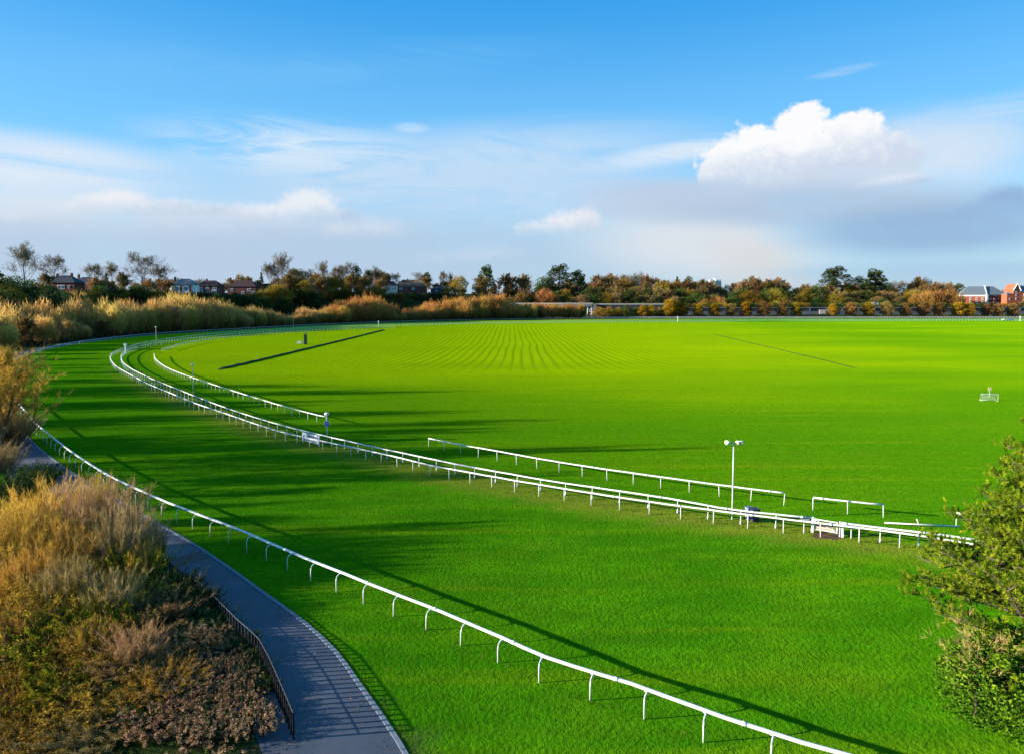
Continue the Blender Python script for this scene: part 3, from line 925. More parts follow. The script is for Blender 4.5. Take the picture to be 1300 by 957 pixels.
def gen_leafy(seed, H=12, R=4, nl=16, per=260, size=.34, mat='f_green', trunk=True, z0=.25, shape='round', tw=0, flat=0):
    rng = np.random.default_rng(seed)
    tg, cg = Geo(), Geo(); ts = []
    top = H * .55 if trunk else H * .3
    q = np.zeros(3)
    for k in range(5):
        q2 = np.array([0, 0, top * (k + 1) / 5]) + rng.normal(size=3) * .08
        ts.append((q, q2, H * .02 * (1 - .15 * k), H * .02 * (1 - .15 * (k + 1)))); q = q2
    for i in range(nl):
        a = i * 2.4 + rng.uniform(-.4, .4); t = (i + .5) / nl
        z = H * (z0 + (1 - z0) * t * .88)
        if shape == 'round': rr = R * math.sqrt(max(.05, 1 - (2 * t - .9) ** 2)) * .62
        elif shape == 'cone': rr = R * (1 - t) * .75
        elif shape == 'egg': rr = R * math.sin(PI * min(1, t * .86 + .16)) * .55
        else: rr = R * rng.uniform(.2, .9)
        c = np.array([math.cos(a) * rr, math.sin(a) * rr, z])
        lr = R * rng.uniform(.30, .52) * (1 if shape != 'cone' else (1.05 - .75 * t))
        lz = lr * rng.uniform(.6, .9)
        ts.append((np.array([0, 0, min(top, z * .75)]), c, H * .006, H * .003))
        u = unit(rng.normal(size=(per, 3))); rad = rng.uniform(.3, 1, per)[:, None] ** .45
        nz = 1 + .22 * np.sin(u[:, :1] * 7 + i) * np.cos(u[:, 1:2] * 6 + i * 2)
        P = c + u * rad * nz * np.array([lr, lr, lz])
        P[:, 2] = np.maximum(P[:, 2], .15)
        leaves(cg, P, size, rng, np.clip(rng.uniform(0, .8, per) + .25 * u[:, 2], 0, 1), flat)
        if tw:
            Q = c + u[:per // 2] * .6 * np.array([lr, lr, lz]); blades(cg, Q, Q + unit(u[:per // 2] + [0, 0, .6]) * lr * .9, tw, rng, rng.uniform(.2, 1, per // 2))
    tubes(tg, ts, 5, .3)
    return finish_tree('leafy', tg, cg, M[mat])

def gen_cedar(seed, H=18, R=6, mat='f_green'):
    """irregular conifer with separate dense cloud-like pads on visible limbs"""
    rng = np.random.default_rng(seed); tg, cg = Geo(), Geo(); ts = []
    q = np.zeros(3)
    for k in range(8):
        q2 = np.array([0, 0, H * .9 * (k + 1) / 8]) + rng.normal(size=3) * .12
        ts.append((q, q2, .38 * (1 - .11 * k), .38 * (1 - .11 * (k + 1)))); q = q2
    for i in range(40):
        t = .22 + .76 * i / 39; a = i * 2.4 + rng.uniform(-.6, .6)
        rr = R * (1.1 - t) * rng.uniform(.55, 1.15) + .4
        c = np.array([math.cos(a) * rr, math.sin(a) * rr, H * t + rng.uniform(-.3, .8)])
        ts.append((np.array([0, 0, H * t - 1]), c, .12, .05))
        lr = rng.uniform(.9, 1.7) * R / 6; per = 230
        u = unit(rng.normal(size=(per, 3))); P = c + u * rng.uniform(.4, 1, per)[:, None] ** .5 * np.array([lr, lr, lr * .8])
        leaves(cg, P, .34, rng, np.clip(rng.uniform(0, .8, per) + .2 * u[:, 2], 0, 1))
    tubes(tg, ts, 6, .3)
    return finish_tree('cedar', tg, cg, M[mat])

def plant(name, meshes, loc, label, cat, group=None, sc=1.0, rz=0.0, parts=('trunk', 'crown')):
    root = empty(name, loc, rz, sc); tag(root, label, cat, group)
    mobj(parts[0], meshes[0], root); mobj(parts[1], meshes[1], root)
    return root

R = random.Random(11)
print('generating plants')
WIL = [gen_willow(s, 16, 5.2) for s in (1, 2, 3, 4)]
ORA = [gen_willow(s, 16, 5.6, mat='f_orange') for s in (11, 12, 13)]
BARE = [gen_bare(21, 17, 1.2, spread=.74, per=4, tw=.06, crown0=.2, gen=4, nb=13, up=.5), gen_bare(22, 15, 1.1, spread=.85, up=.3, per=4, tw=.06, crown0=.22, gen=4, nb=13), gen_bare(23, 14, 1.1, nb=12, spread=.7, per=4, tw=.06, crown0=.2, gen=4)]
BROWN = [gen_bare(31, 13, mat='f_brown', spread=.7, per=22, tw=.11, leafy=.35, crown0=.12), gen_bare(32, 12, mat='f_brown', spread=.75, up=.25, per=22, tw=.11, leafy=.5, crown0=.12)]
GREEN = [gen_leafy(s, 11, 4.6) for s in (41, 42, 43)]
CONE = [gen_leafy(46, 15, 3.0, 20, 200, .32, shape='cone', z0=.12), gen_leafy(47, 12, 2.6, 16, 200, .3, shape='round', z0=.35)]
CEDAR = [gen_cedar(51, 19, 7), gen_cedar(52, 17, 5.5)]
OLIVE = [gen_leafy(61, 11, 4.6, mat='f_olive', size=.3, tw=.06), gen_leafy(62, 10, 4.2, mat='f_brown', size=.3, tw=.08)]
LIME = [gen_leafy(71, 9.5, 3.2, 14, 420, .28, mat='f_lime', shape='egg', z0=.2, tw=.05), gen_leafy(72, 9.5, 3.1, 13, 360, .26, mat='f_russetlime', shape='egg', z0=.2, tw=.07),
        gen_leafy(73, 9.0, 3.0, 13, 380, .28, mat='f_lime', shape='egg', z0=.2, tw=.05)]
HEDGE = [gen_leafy(81, 5, 4.6, 14, 260, .30, trunk=False, z0=.02, shape='free'), gen_leafy(82, 4.5, 4.6, 14, 240, .28, mat='f_olive', trunk=False, z0=.02, shape='free')]

ORD = ['first', 'second', 'third', 'fourth', 'fifth', 'sixth', 'seventh', 'eighth', 'ninth', 'tenth', 'eleventh', 'twelfth', 'thirteenth', 'fourteenth', 'fifteenth', 'sixteenth', 'seventeenth', 'eighteenth', 'nineteenth', 'twentieth']

def top_scale(px, ytop, Y, Hm, zb):
    zt = CAMZ + (378.0 - ytop) / FPX * Y
    return max(.35, (zt - zb) / Hm)

def place_px(name, meshes, Hm, px, ytop, Y, label, cat, group=None, wide=1.0):
    """stand a plant at distance Y along the sight line, as tall as it really looks"""
    x = (px - CX) / FPX * Y
    zb = hz(x, Y) - .2
    s = top_scale(px, ytop, Y, Hm, zb)
    return plant(name, meshes, (x, Y, zb), label, cat, group, (s * wide, s * wide, s), R.uniform(0, 6.28))

# ---- willow belt behind the outer rail (left half of the picture)
Ax = [p for p in offset(A, side * 13)]
def belt(px):      # distance of the belt along a sight line
    best = min((p for p in Ax if p.y > 150), key=lambda p: abs(p.x / p.y - (px - CX) / FPX))
    return best.y
WL = 'golden brown willow in the dense belt behind the outer rail'
tops = [(-60, 362), (0, 364), (50, 366), (100, 369), (140, 374), (160, 379), (195, 377), (228, 369), (255, 376), (290, 381), (310, 390), (330, 384), (345, 390),
        (365, 397), (385, 388), (410, 392), (430, 378), (462, 372), (490, 380), (510, 392), (530, 386), (555, 376), (590, 374), (620, 370), (660, 372), (700, 374)]
def topy(px):
    for (a, ya), (b, yb) in zip(tops[:-1], tops[1:]):
        if a <= px <= b: return ya + (yb - ya) * (px - a) / (b - a)
    return 376
x = -40.0
while x < 735:
    Yb = belt(x)
    for row in range(3):
        Y = Yb + row * 9 + R.uniform(-2, 2)
        px = x + R.uniform(-5, 5)
        yt = topy(px) + (0, 2, 0)[row] + R.uniform(-1.0, 3.5)
        orange = px > 420
        ms = R.choice(ORA if orange else WIL)
        if row == 0: yt += (405 - yt) * R.uniform(.2, .45)
        if px < 130:
            Y += (0, 26, 70)[row]
            if row == 0:
                yt = R.uniform(396, 412); ms = R.choice(BROWN + WIL)
            if row == 1: yt = R.uniform(377, 392)
        if px > 640: yt = max(yt, 384.5)
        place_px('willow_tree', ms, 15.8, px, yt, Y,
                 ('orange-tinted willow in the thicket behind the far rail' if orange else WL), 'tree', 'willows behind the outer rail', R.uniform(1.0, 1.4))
    x += 17.0 * (300 / Yb) if x < 300 else 13.0
# ---- dark evergreen slope behind them
for px, yt, n in [(180, 372, 1), (205, 370, 1), (250, 374, 1), (275, 373, 1), (300, 372, 1), (325, 372, 1), (345, 366, 1), (372, 368, 1), (395, 368, 1), (418, 366, 1),
                  (440, 364, 1), (462, 366, 1), (485, 367, 1), (505, 371, 1), (525, 369, 1), (545, 371, 1), (15, 352, 1), (40, 356, 1), (-10, 350, 1), (140, 368, 1), (160, 372, 1),
                  (335, 378, 1), (360, 380, 1), (400, 382, 1), (430, 380, 1), (500, 380, 1), (520, 380, 1), (285, 380, 1), (265, 378, 1), (228, 376, 1), (120, 372, 1), (65, 366, 1)]:
    Y = belt(px) + 70 + (0 if yt > 375 else 35)
    place_px('evergreen_tree', R.choice(GREEN), 10.6, px, yt, Y, 'dark bushy evergreen on the slope below the houses', 'tree', 'evergreens on the slope', 1.35)
# ---- distinctive trees on the hill skyline
def sky_tree(kind, ms, Hm, px, yt, dY, label, wide=1.0):
    return place_px(kind, ms, Hm, px, yt, belt(min(px, 600)) + dY, label, 'tree', None, wide)
sky_tree('bare_tree', BARE[0], 16.5, 33, 317, 130, 'tall rounded bare tree on the far left skyline', 1.0)
sky_tree('bare_tree', BARE[1], 14.6, 71, 330, 130, 'bare brownish tree just left of the darkest house')
sky_tree('brown_tree', BROWN[0], 12.6, 62, 350, 115, 'russet small tree below the bare tree left of the darkest house')
sky_tree('conifer_tree', CONE[0], 14.5, -4, 325, 125, 'dark pointed conifer cut by the left edge', 1.4)
sky_tree('bare_tree', BARE[2], 13.6, 122, 337, 140, 'bare tree right behind the darkest house', 1.0)
sky_tree('conifer_tree', CONE[0], 14.5, 137, 346, 130, 'slender dark conifer right of the darkest house')
sky_tree('bare_tree', BARE[0], 16.5, 144, 338, 150, 'thin bare tree behind the slender conifer')
sky_tree('brown_tree', BROWN[1], 11.6, 157, 347, 130, 'pinkish brown tree between slender conifer and broad bare oak', .9)
sky_tree('bare_tree', BARE[1], 14.6, 182, 328, 130, 'broad spreading bare oak in the middle of the left skyline', 1.15)
sky_tree('bare_tree', BARE[2], 13.6, 205, 340, 135, 'lower bare tree leaning against the white-fronted house', 1.1)
sky_tree('conifer_tree', CONE[1], 11.6, 160, 350, 120, 'small dark rounded conifer below the broad bare oak')
sky_tree('lime_tree', OLIVE[0], 10.6, 306, 350, 128, 'yellow-green tree in front of the red-roofed house', .8)
sky_tree('conifer_tree', CONE[0], 14.5, 333, 344, 130, 'narrow olive conifer right of the red-roofed house')
sky_tree('bare_tree', BARE[2], 13.6, 345, 336, 130, 'thin pale bare tree left of the tallest bare tree', .8)
sky_tree('bare_tree', BARE[0], 16.5, 360, 328, 130, 'tallest bare tree between the red-roofed house and the dark flats', .9)
sky_tree('brown_tree', OLIVE[1], 9.6, 376, 343, 120, 'rounded brown bushy tree right of the tallest bare tree', 1.0)
sky_tree('bare_tree', BARE[1], 14.6, 393, 346, 135, 'small bare tree above the dark flat-roofed house', .8)
sky_tree('bare_tree', BARE[0], 16.5, 411, 337, 135, 'bare tree with ivy trunk right of the dark flat-roofed house', .9)
sky_tree('bare_tree', BARE[2], 13.6, 430, 341, 140, 'faint bare tree on the skyline mid left')
sky_tree('bare_tree', BARE[1], 14.6, 442, 339, 140, 'faint spreading bare tree left of the dark squat conifer')
sky_tree('conifer_tree', CONE[1], 11.6, 453, 338, 130, 'dark squat conifer standing above brown trees', 1.0)
sky_tree('conifer_tree', CONE[1], 11.6, 468, 344, 130, 'second dark conifer right of the squat one', 1.1)
sky_tree('bare_tree', BARE[0], 16.5, 478, 343, 140, 'bare tree left of the broad brown roof', .9)
sky_tree('brown_tree', BROWN[0], 12.6, 492, 350, 130, 'reddish brown tree left of the broad brown roof')
sky_tree('cedar_tree', CONE[1], 11.6, 542, 346, 150, 'round dark pine right of the broad brown roof', 1.1)
sky_tree('bare_tree', BARE[2], 13.6, 563, 346, 160, 'pale bare poplar standing right of the round dark pine', .6)
sky_tree('bare_tree', BARE[0], 16.5, 572, 350, 160, 'second pale bare poplar beside the first', .5)
sky_tree('brown_tree', OLIVE[0], 10.6, 583, 352, 120, 'wide olive tree left of the pompom cedar', 1.2)
sky_tree('cedar_tree', CEDAR[1], 16.5, 617, 341, 150, 'pompom-topped dark cedar above the orange willows', 1.2)
sky_tree('brown_tree', BROWN[0], 12.6, 612, 354, 130, 'russet tree in front of the pompom-topped cedar', 1.2)
sky_tree('brown_tree', BROWN[1], 11.6, 643, 350, 160, 'dark russet tree right of the pompom-topped cedar', 1.1)
sky_tree('brown_tree', BROWN[0], 12.6, 663, 352, 170, 'second dark russet tree left of the tall green cedar', 1.1)
for px, yt in [(428, 352), (446, 354), (462, 356), (483, 358), (405, 356), (385, 356), (350, 358), (370, 355), (100, 366), (55, 360), (125, 358), (190, 356), (212, 360), (175, 360), (240, 374)]:
    place_px('brown_tree', R.choice(BROWN + OLIVE), 11.5, px, yt, belt(px) + 95, 'low brown tree filling the slope between the houses', 'tree', 'brown trees on the left hill', 1.1)

x = 84.0
while x < 575:
    px = x + R.uniform(-3, 3)
    yt = R.uniform(353, 360) if not (345 < px < 490) else R.uniform(346, 356)
    place_px('brown_tree', R.choice(BROWN + OLIVE + [BARE[1]]), 12.3, px, yt, belt(px) + 145 + R.uniform(-6, 10), 'brown leafless tree on the skyline behind the houses', 'tree', 'trees behind the houses', 1.2)
    x += R.uniform(7, 12)
x = -10.0
while x < 575:
    px = x + R.uniform(-3, 3)
    inh = any(a < px < b for a, b in ((78, 126), (222, 330), (392, 410), (490, 566)))
    yt = R.uniform(371, 375) if inh else R.uniform(362, 370)
    place_px('evergreen_tree', R.choice(GREEN + OLIVE[:1]), 10.6, px, yt, belt(px) + 92 + R.uniform(-8, 6), 'olive green bush on the slope in front of the houses', 'tree', 'bushes in front of the houses', 1.4)
    x += R.uniform(8, 12)

# ---- wood behind the viaduct (right half)
def band_top(px):
    pts = [(560, 366), (640, 364), (690, 364), (740, 358), (790, 354), (830, 357), (880, 359), (920, 362), (960, 356), (985, 357), (1010, 364), (1060, 362), (1120, 362), (1160, 361), (1200, 362), (1230, 366), (1340, 366)]
    for (a, ya), (b, yb) in zip(pts[:-1], pts[1:]):
        if a <= px <= b: return ya + (yb - ya) * (px - a) / (b - a)
    return 366
for row, (dy, drop, mix) in enumerate(((0, 16, 'od'), (22, 10, 'ogb'), (55, 4, 'bbo'), (90, 0, 'bbr'))):
    x = 590.0 if row else 640.0
    while x < 1345:
        px = x + R.uniform(-4, 4)
        Y = 668 + dy + R.uniform(-6, 6)
        k = R.choice(mix)
        ms, Hm, nm = {'o': (R.choice(OLIVE), 10.3, 'brown_tree'), 'd': (R.choice(GREEN), 10.6, 'evergreen_tree'), 'g': (R.choice(GREEN), 10.6, 'evergreen_tree'),
                      'b': (R.choice(BROWN), 12, 'brown_tree'), 'r': (R.choice(BARE), 15, 'bare_tree')}[k]
        lab = {'o': 'olive brown bushy tree in the wood behind the long wall', 'd': 'dark evergreen in the wood behind the long wall', 'g': 'dark evergreen in the wood behind the long wall',
               'b': 'russet leafless tree in the wood behind the long wall', 'r': 'thin grey bare tree in the wood behind the long wall'}[k]
        yt = band_top(px) + drop + R.uniform(-2.5, 3.5)
        if 1215 < px < 1300: 
            x += 13; continue
        place_px(nm, ms, Hm, px, yt, Y, lab, 'tree', 'trees of the wood behind the wall', 1.15)
        x += R.uniform(10, 15)
for px, yt, lab in [(700, 372, 'bright orange willow left of the railway bridge'), (690, 366, 'second bright orange willow left of the railway bridge'), (660, 368, 'tall orange willow left of the bridge'),
                    (910, 373, 'low bright orange shrub willow behind the yellow avenue trees'), (893, 377, 'smaller orange shrub left of the low orange willow'), (998, 376, 'orange shrub willow mid avenue'),
                    (1170, 366, 'golden tree left of the brick flats'), (1190, 364, 'tall golden brown tree beside the brick flats'), (1207, 368, 'golden shrub next to the brick flats')]:
    place_px('willow_tree', R.choice(ORA), 15.8, px, yt, 662, lab, 'tree', None, 1.2)
for (k, ms, Hm, px, yt, w, lab) in [
    ('cedar_tree', CEDAR[0], 18.5, 710, 339, 1.6, 'tall dark green cedar, highest of the pair above the bridge'),
    ('cedar_tree', CEDAR[1], 16.5, 732, 347, 1.5, 'shorter dark cedar right of the tall green one'),
    ('evergreen_tree', GREEN[0], 10.6, 692, 352, 1.1, 'dark green bushy tree at the foot of the tall cedar'),
    ('conifer_tree', CONE[0], 14.5, 859, 349, .8, 'small pointed conifer left of the egg-shaped one'),
    ('conifer_tree', CONE[1], 11.6, 874, 351, .8, 'dark egg-shaped conifer on the skyline'),
    ('cedar_tree', CEDAR[0], 18.5, 1060, 342, 1.9, 'broad spreading green cedar on the right skyline'),
    ('cedar_tree', CEDAR[1], 16.5, 1110, 346, 1.5, 'dark lumpy cedar right of the broad spreading one'),
    ('evergreen_tree', GREEN[1], 10.6, 1090, 352, 1.1, 'green tree between the two right-hand cedars'),
    ('conifer_tree', CONE[1], 11.6, 1217, 360, 1.1, 'dark pine cluster left of the slate-roofed flats'),
    ('bare_tree', BROWN[1], 11.6, 1166, 354, 1.0, 'pinkish bare tree rising over the golden trees'),
    ('bare_tree', BARE[1], 14.6, 805, 352, 1.0, 'mauve rounded bare tree above the long wall'),
    ('conifer_tree', CONE[0], 14.5, 776, 350, .7, 'reddish pointed tree above the railway bridge'),
    ('evergreen_tree', OLIVE[0], 10.6, 1023, 368, .8, 'yellow-green tree left of the broad cedar'),
    ('evergreen_tree', GREEN[2], 10.6, 1035, 364, 1.0, 'dark green tree at the foot of the broad cedar')]:
    place_px(k, ms, Hm, px, yt, 735 if yt < 362 else 690, lab, 'tree', None, w)

# ---- long stone wall / embankment behind the avenue, with hedges
YW = 640
def Yw(px): return 628 + (px - 640) * .012
mb = MB()
def wall_run(px0, px1, z0, z1, depth, mat, name, label, cat, dy=0, step=40, kind=None):
    mb = MB(); xs = np.linspace(px0, px1, int((px1 - px0) / step) + 2)
    for a, b in zip(xs[:-1], xs[1:]):
        Ya = Yw(a) + dy; Yb = Yw(b) + dy
        xa, xb = (a - CX) / FPX * Ya, (b - CX) / FPX * Yb
        mb.add([(xa, Ya, z0), (xb, Yb, z0), (xb, Yb, z1), (xa, Ya, z1), (xa, Ya + depth, z0), (xb, Yb + depth, z0), (xb, Yb + depth, z1), (xa, Ya + depth, z1)],
               [(0, 1, 2, 3), (3, 2, 6, 7), (5, 4, 7, 6), (0, 3, 7, 4), (1, 5, 6, 2)])
    return mb
root = empty('retaining_wall', (0, 0, 0)); tag(root, 'long grey stone wall running behind the row of avenue trees', 'wall')
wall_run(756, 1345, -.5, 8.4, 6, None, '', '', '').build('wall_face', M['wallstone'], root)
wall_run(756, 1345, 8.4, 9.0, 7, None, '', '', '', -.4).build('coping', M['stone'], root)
pm = None
for k in range(28):
    px = 762 + k * 20.5
    mb = MB(); Y = Yw(px) - .5
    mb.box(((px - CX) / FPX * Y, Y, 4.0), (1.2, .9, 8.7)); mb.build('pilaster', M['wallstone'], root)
# lower terrace wall line
root = empty('terrace_wall', (0, 0, 0)); tag(root, 'low pale blue-grey wall at the foot of the long stone wall', 'wall')
wall_run(840, 1345, 2.4, 5.2, 1.0, None, '', '', '', -7).build('wall_face', simple('blue_grey_terrace_wall', (.13, .14, .17), .9, .5, .12), root)
wall_run(840, 1345, 5.2, 5.5, 1.2, None, '', '', '', -7.1).build('coping', M['stone'], root)
wall_run(840, 1345, -.5, 2.4, 1.0, None, '', '', '', -6.8).build('plinth', M['wallstone'], root)
# paler patch of rendered wall
root = empty('pale_wall', (0, 0, 0)); tag(root, 'short pale pinkish wall between avenue trees', 'wall')
mb = wall_run(1040, 1057, 2.6, 6.9, .5, None, '', '', '', -7.8, 20); mb.build('wall_face', M['coping'], root)
mb = wall_run(1040, 1057, 6.9, 7.1, .6, None, '', '', '', -7.85, 20); mb.build('coping', M['stone'], root)
# hedges on top of and below the wall
x = 756.0; i = 0
while x < 1345:
    Y = Yw(x) + 6
    p = ((x - CX) / FPX * Y, Y, 8.4)
    plant('hedge_bush', HEDGE[R.choice((0, 0, 1))], p, 'dark hedge bush on top of the long stone wall', 'hedge', 'hedge along the wall top', (1.4, .8, .95 + R.uniform(-.15, .15)), R.uniform(0, 6), ('stems', 'foliage'))
    x += 11.5
x = 690.0
while x < 1345:
    Y = Yw(x) - 9.5
    p = ((x - CX) / FPX * Y, Y, -.1)
    plant('hedge_bush', HEDGE[0], p, 'dark low hedge bush at the foot of the wall behind the avenue', 'hedge', 'hedge at the foot of the wall', (1.2, .7, .62 + R.uniform(-.1, .1)), R.uniform(0, 6), ('stems', 'foliage'))
    x += 11.0
# ---- white paling fence along the avenue
root = empty('paling_fence', (0, 0, 0)); tag(root, 'long cream-white paling fence running in front of the avenue trees', 'fence')
mb = MB(); mp = MB(); xs = np.arange(690, 1345, 1.9)
def Yp(px): return Yw(px) - 36
P_ = [Vector(((a - CX) / FPX * Yp(a), Yp(a), 0)) for a in np.arange(690, 1350, 20)]
mb.tube([p + Vector((0, 0, 1.35)) for p in P_], .09, 5); mb.tube([p + Vector((0, 0, .75)) for p in P_], .07, 5); mb.build('rails', M['white'], root)
pm = None
for i, a in enumerate(xs):
    Y = Yp(a); q = ((a - CX) / FPX * Y, Y, .7)
    if i % 4 == 0 and i // 4 < 98:
        if pm is None: m2 = MB(); m2.box((0, 0, 0), (.2, .14, 1.5)); o = m2.build('post', M['white'], root); pm = o.data
        else: o = mobj('post', pm, root)
        o.location = q
    else: mp.box((q[0], q[1], .72), (.13, .18, 1.2))
o = mp.build('pales', M['white'], root); o['kind'] = 'stuff'
# ---- railway bridge
Yb = 622
def bx(px, Y=Yb): return (px - CX) / FPX * Y
root = empty('railway_bridge', (0, 0, 0)); tag(root, 'pale railway bridge deck with white trestle pier and dark opening beneath', 'bridge')
mb = MB(); mb.box(((bx(640) + bx(752)) / 2, Yb, 11.0), (bx(752) - bx(640), 7, 1.6)); mb.build('deck', M['stone'], root)
mb = MB(); mb.box(((bx(640) + bx(752)) / 2, Yb - 3.6, 12.6), (bx(752) - bx(640), .3, 1.3)); mb.build('parapet', M['coping'], root)
for k in range(26):
    mb = MB(); xx = bx(712) + (bx(750) - bx(712)) * k / 25; mb.box((xx, Yb - 3.85, 11.4), (.3, .2, 3.0)); mb.build('girder_stiffener', M['palepaint'], root)
for s in (0, 1):
    mb = MB(); x0 = bx(746 + 5 * s); mb.tube([(x0 - .8, Yb - 3, 0), (x0 - .2, Yb - 3, 10.2)], .38, 8); mb.build('pier_leg', M['palepaint'], root)
mb = MB(); mb.tube([(bx(744), Yb - 3, 9.5), (bx(750), Yb - 3, 5)], .3, 6); mb.tube([(bx(745), Yb - 3, 5), (bx(752), Yb - 3, 5)], .3, 6); mb.tube([(bx(751), Yb - 3, 9.5), (bx(746), Yb - 3, 5)], .25, 6); mb.build('bracing', M['palepaint'], root)
mb = MB(); mb.box((bx(754), Yb, 6), (3.4, 7.5, 13)); mb.build('abutment', M['stone'], root)
root = empty('viaduct_parapet', (0, 0, 0)); tag(root, 'long pale parapet continuing right from the railway bridge', 'parapet')
mb = MB(); mb.box(((bx(756) + bx(850)) / 2, Yb + 2, 12.0), (bx(850) - bx(756), .5, 1.0)); mb.build('parapet_wall', M['coping'], root)
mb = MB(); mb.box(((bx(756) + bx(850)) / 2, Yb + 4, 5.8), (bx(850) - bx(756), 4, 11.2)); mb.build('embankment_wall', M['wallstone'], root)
for px, yt in [(764, 389), (775, 390), (787, 391), (797, 389), (808, 391), (835, 390), (846, 392)]:
    place_px('olive_bush', HEDGE[R.choice((0, 1))], 5.0, px, yt, 612, 'dark green bush below the pale parapet', 'bush', 'bushes below the parapet', 1.0)

# ---- avenue trees
AV = [(1253, 386, 1), (1229, 385, 0), (1216, 384.5, 0), (1193, 384, 1), (1173, 384, 1), (1149, 385, 1), (1125, 383, 1), (1102, 383, 2), (1080, 384, 1), (1057, 385, 2), (1011, 385, 0), (993, 384, 1), (969, 383, 1), (947, 384, 0),
      (928, 386, 1), (907, 386, 0), (886, 387, 0), (867, 384, 2), (849, 381, 0), (857, 383, 0), (826, 387, 2), (816, 387, 2), (1267, 386, 1), (1284, 386, 1)]
AV.sort(key=lambda t: -t[0])
SZ = {2: 'orange-yellow', 0: 'golden yellow', 1: 'thinning brown-yellow'}
for i, (px, yt, v) in enumerate(AV):
    Y = Yw(px) - 26
    nth = (ORD[i] if i < 20 else ['twenty-first', 'twenty-second', 'twenty-third', 'twenty-fourth'][i - 20])
    place_px('avenue_tree', LIME[v], 9.6, px, yt - .8, Y, '%s small %s avenue tree counting from the right edge' % (nth, SZ[v]), 'tree', 'avenue of clipped trees before the wall', 1.42)

# ------------------------------------------------------------------ buildings
def window(root, x, y, z, w, h, ang=0, frame=M['whitewall'], bars=True, nm='window'):
    """x,y in the plane of the wall, outward -Y in local space before ang"""
    c, s = math.cos(ang), math.sin(ang)
    def tr(px, py): return (x + px * c - py * s, y + px * s + py * c)
    mb = MB(); p = tr(0, -.06); mb.box((p[0], p[1], z), (w, .14, h), ang); f = mb.build(nm, frame, root)
    mb = MB(); p = tr(0, -.145)
    if bars:
        for sx in (-1, 1): q = tr(sx * w * .235, -.145); mb.box((q[0], q[1], z), (w * .36, .04, h * .78), ang)
    else: mb.box((p[0], p[1], z), (w * .8, .04, h * .8), ang)
    mb.build('pane', M['glass'], f)
    return f

def hip_roof(mb, cx, cy, w, d, z, rise, over=.5, gable=False, thick=.25):
    W, D_ = w / 2 + over, d / 2 + over; r = max(0.0, W - (0 if gable else D_)); 
    vs = [(cx - W, cy - D_, z), (cx + W, cy - D_, z), (cx + W, cy + D_, z), (cx - W, cy + D_, z)]
    vs += [(cx - W, cy - D_, z + thick), (cx + W, cy - D_, z + thick), (cx + W, cy + D_, z + thick), (cx - W, cy + D_, z + thick)]
    if gable: r = W
    vs += [(cx - r, cy, z + thick + rise), (cx + r, cy, z + thick + rise)]
    fs = [(0, 3, 2, 1), (0, 1, 5, 4), (1, 2, 6, 5), (2, 3, 7, 6), (3, 0, 4, 7), (4, 5, 9, 8), (6, 7, 8, 9), (5, 6, 9), (7, 4, 8)]
    mb.add(vs, fs)

def house(px, ybase, Y, w, d, h, rise, wallm, roofm, label, rot=0, wins=(), chims=(), gable=False, extra=None, zb=None):
    x = (px - CX) / FPX * Y
    zb = zb if zb is not None else CAMZ + (378 - ybase) / FPX * Y
    root = empty('house', (x, Y, zb), rot); tag(root, label, 'house')
    mb = MB(); mb.box((0, 0, h / 2 - 4), (w, d, h + 8)); mb.build('wall', wallm, root)
    mb = MB(); hip_roof(mb, 0, 0, w, d, h, rise, gable=gable); rf = mb.build('roof', roofm, root)
    for (cx_, cy_, ch) in chims:
        mb = MB(); mb.box((cx_, cy_, h + rise * .5 + ch / 2), (1.1, .9, rise + ch)); mb.box((cx_, cy_, h + rise + ch + .1), (1.35, 1.1, .2))
        for q in (-.3, .3): mb.tube([(cx_ + q, cy_, h + rise + ch + .2), (cx_ + q, cy_, h + rise + ch + .7)], .16, 8)
        mb.build('chimney', M['brickdark'], rf)
    for (wx, wz, ww, wh) in wins: window(root, wx, -d / 2, wz, ww, wh)
    if extra: extra(root, w, d, h)
    return root

YH = 500
def hy(px): return belt(px) + 118
def e1(root, w, d, h):
    mb = MB(); mb.box((5.5, -d / 2 - 1.2, h * .45), (5, 2.4, h * .9)); b = mb.build('bay', M['brickdark'], root)
    mb = MB(); hip_roof(mb, 5.5, -d / 2 - 1.2, 5, 2.4, h * .9, 1.6, .3); mb.build('bay_roof', M['darkslate'], root)
house(86, 372, hy(86), 15, 9, 5.6, 4.2, M['brickdark'], M['darkslate'], 'dark house with one bright white window among bare trees', 0, [(-.2, 3.2, 4.2, 2.4), (-5.6, 3.2, 1.4, 1.6), (4.5, 3.3, 1.4, 1.6)], [(3.4, 0, 1.2), (-5.6, 1, .8)])
house(112, 372, hy(112), 14, 9, 5.2, 4.0, M['brickdark'], M['darkslate'], 'second dark house joined right of the white-window house', 0, [(-4.5, 3.2, 2.6, 1.6), (0, 3.0, 1.6, 1.8), (4.8, 3.0, 2.2, 2.2)], [(-5, .5, 1.4)], extra=e1)
def e2(root, w, d, h):
    for xx in (-2.6, 2.0):
        mb = MB(); mb.box((xx, -d / 4 - .8, h + 2.0), (2.2, 1.6, .14)); o = mb.build('skylight', M['palepaint'], root); 
    mb = MB(); mb.box((-9.6, .5, h * .5 - 3), (5, 7, h + 6)); mb.build('side_wing', M['render'], root)
    mb = MB(); hip_roof(mb, -9.6, .5, 5, 7, h, 2.6, .3, gable=True); mb.build('wing_roof', M['browntile'], root)
    for xx in (-1.1, 5.2): mb = MB(); mb.box((xx, -d / 2 - .1, h * .55), (1.6, .24, h * .8)); mb.build('brick_panel', M['brick'], root)
    mb = MB(); mb.box((0, -d / 2 - .35, .3), (w - 1, .5, .35)); mb.build('white_band', M['whitewall'], root)
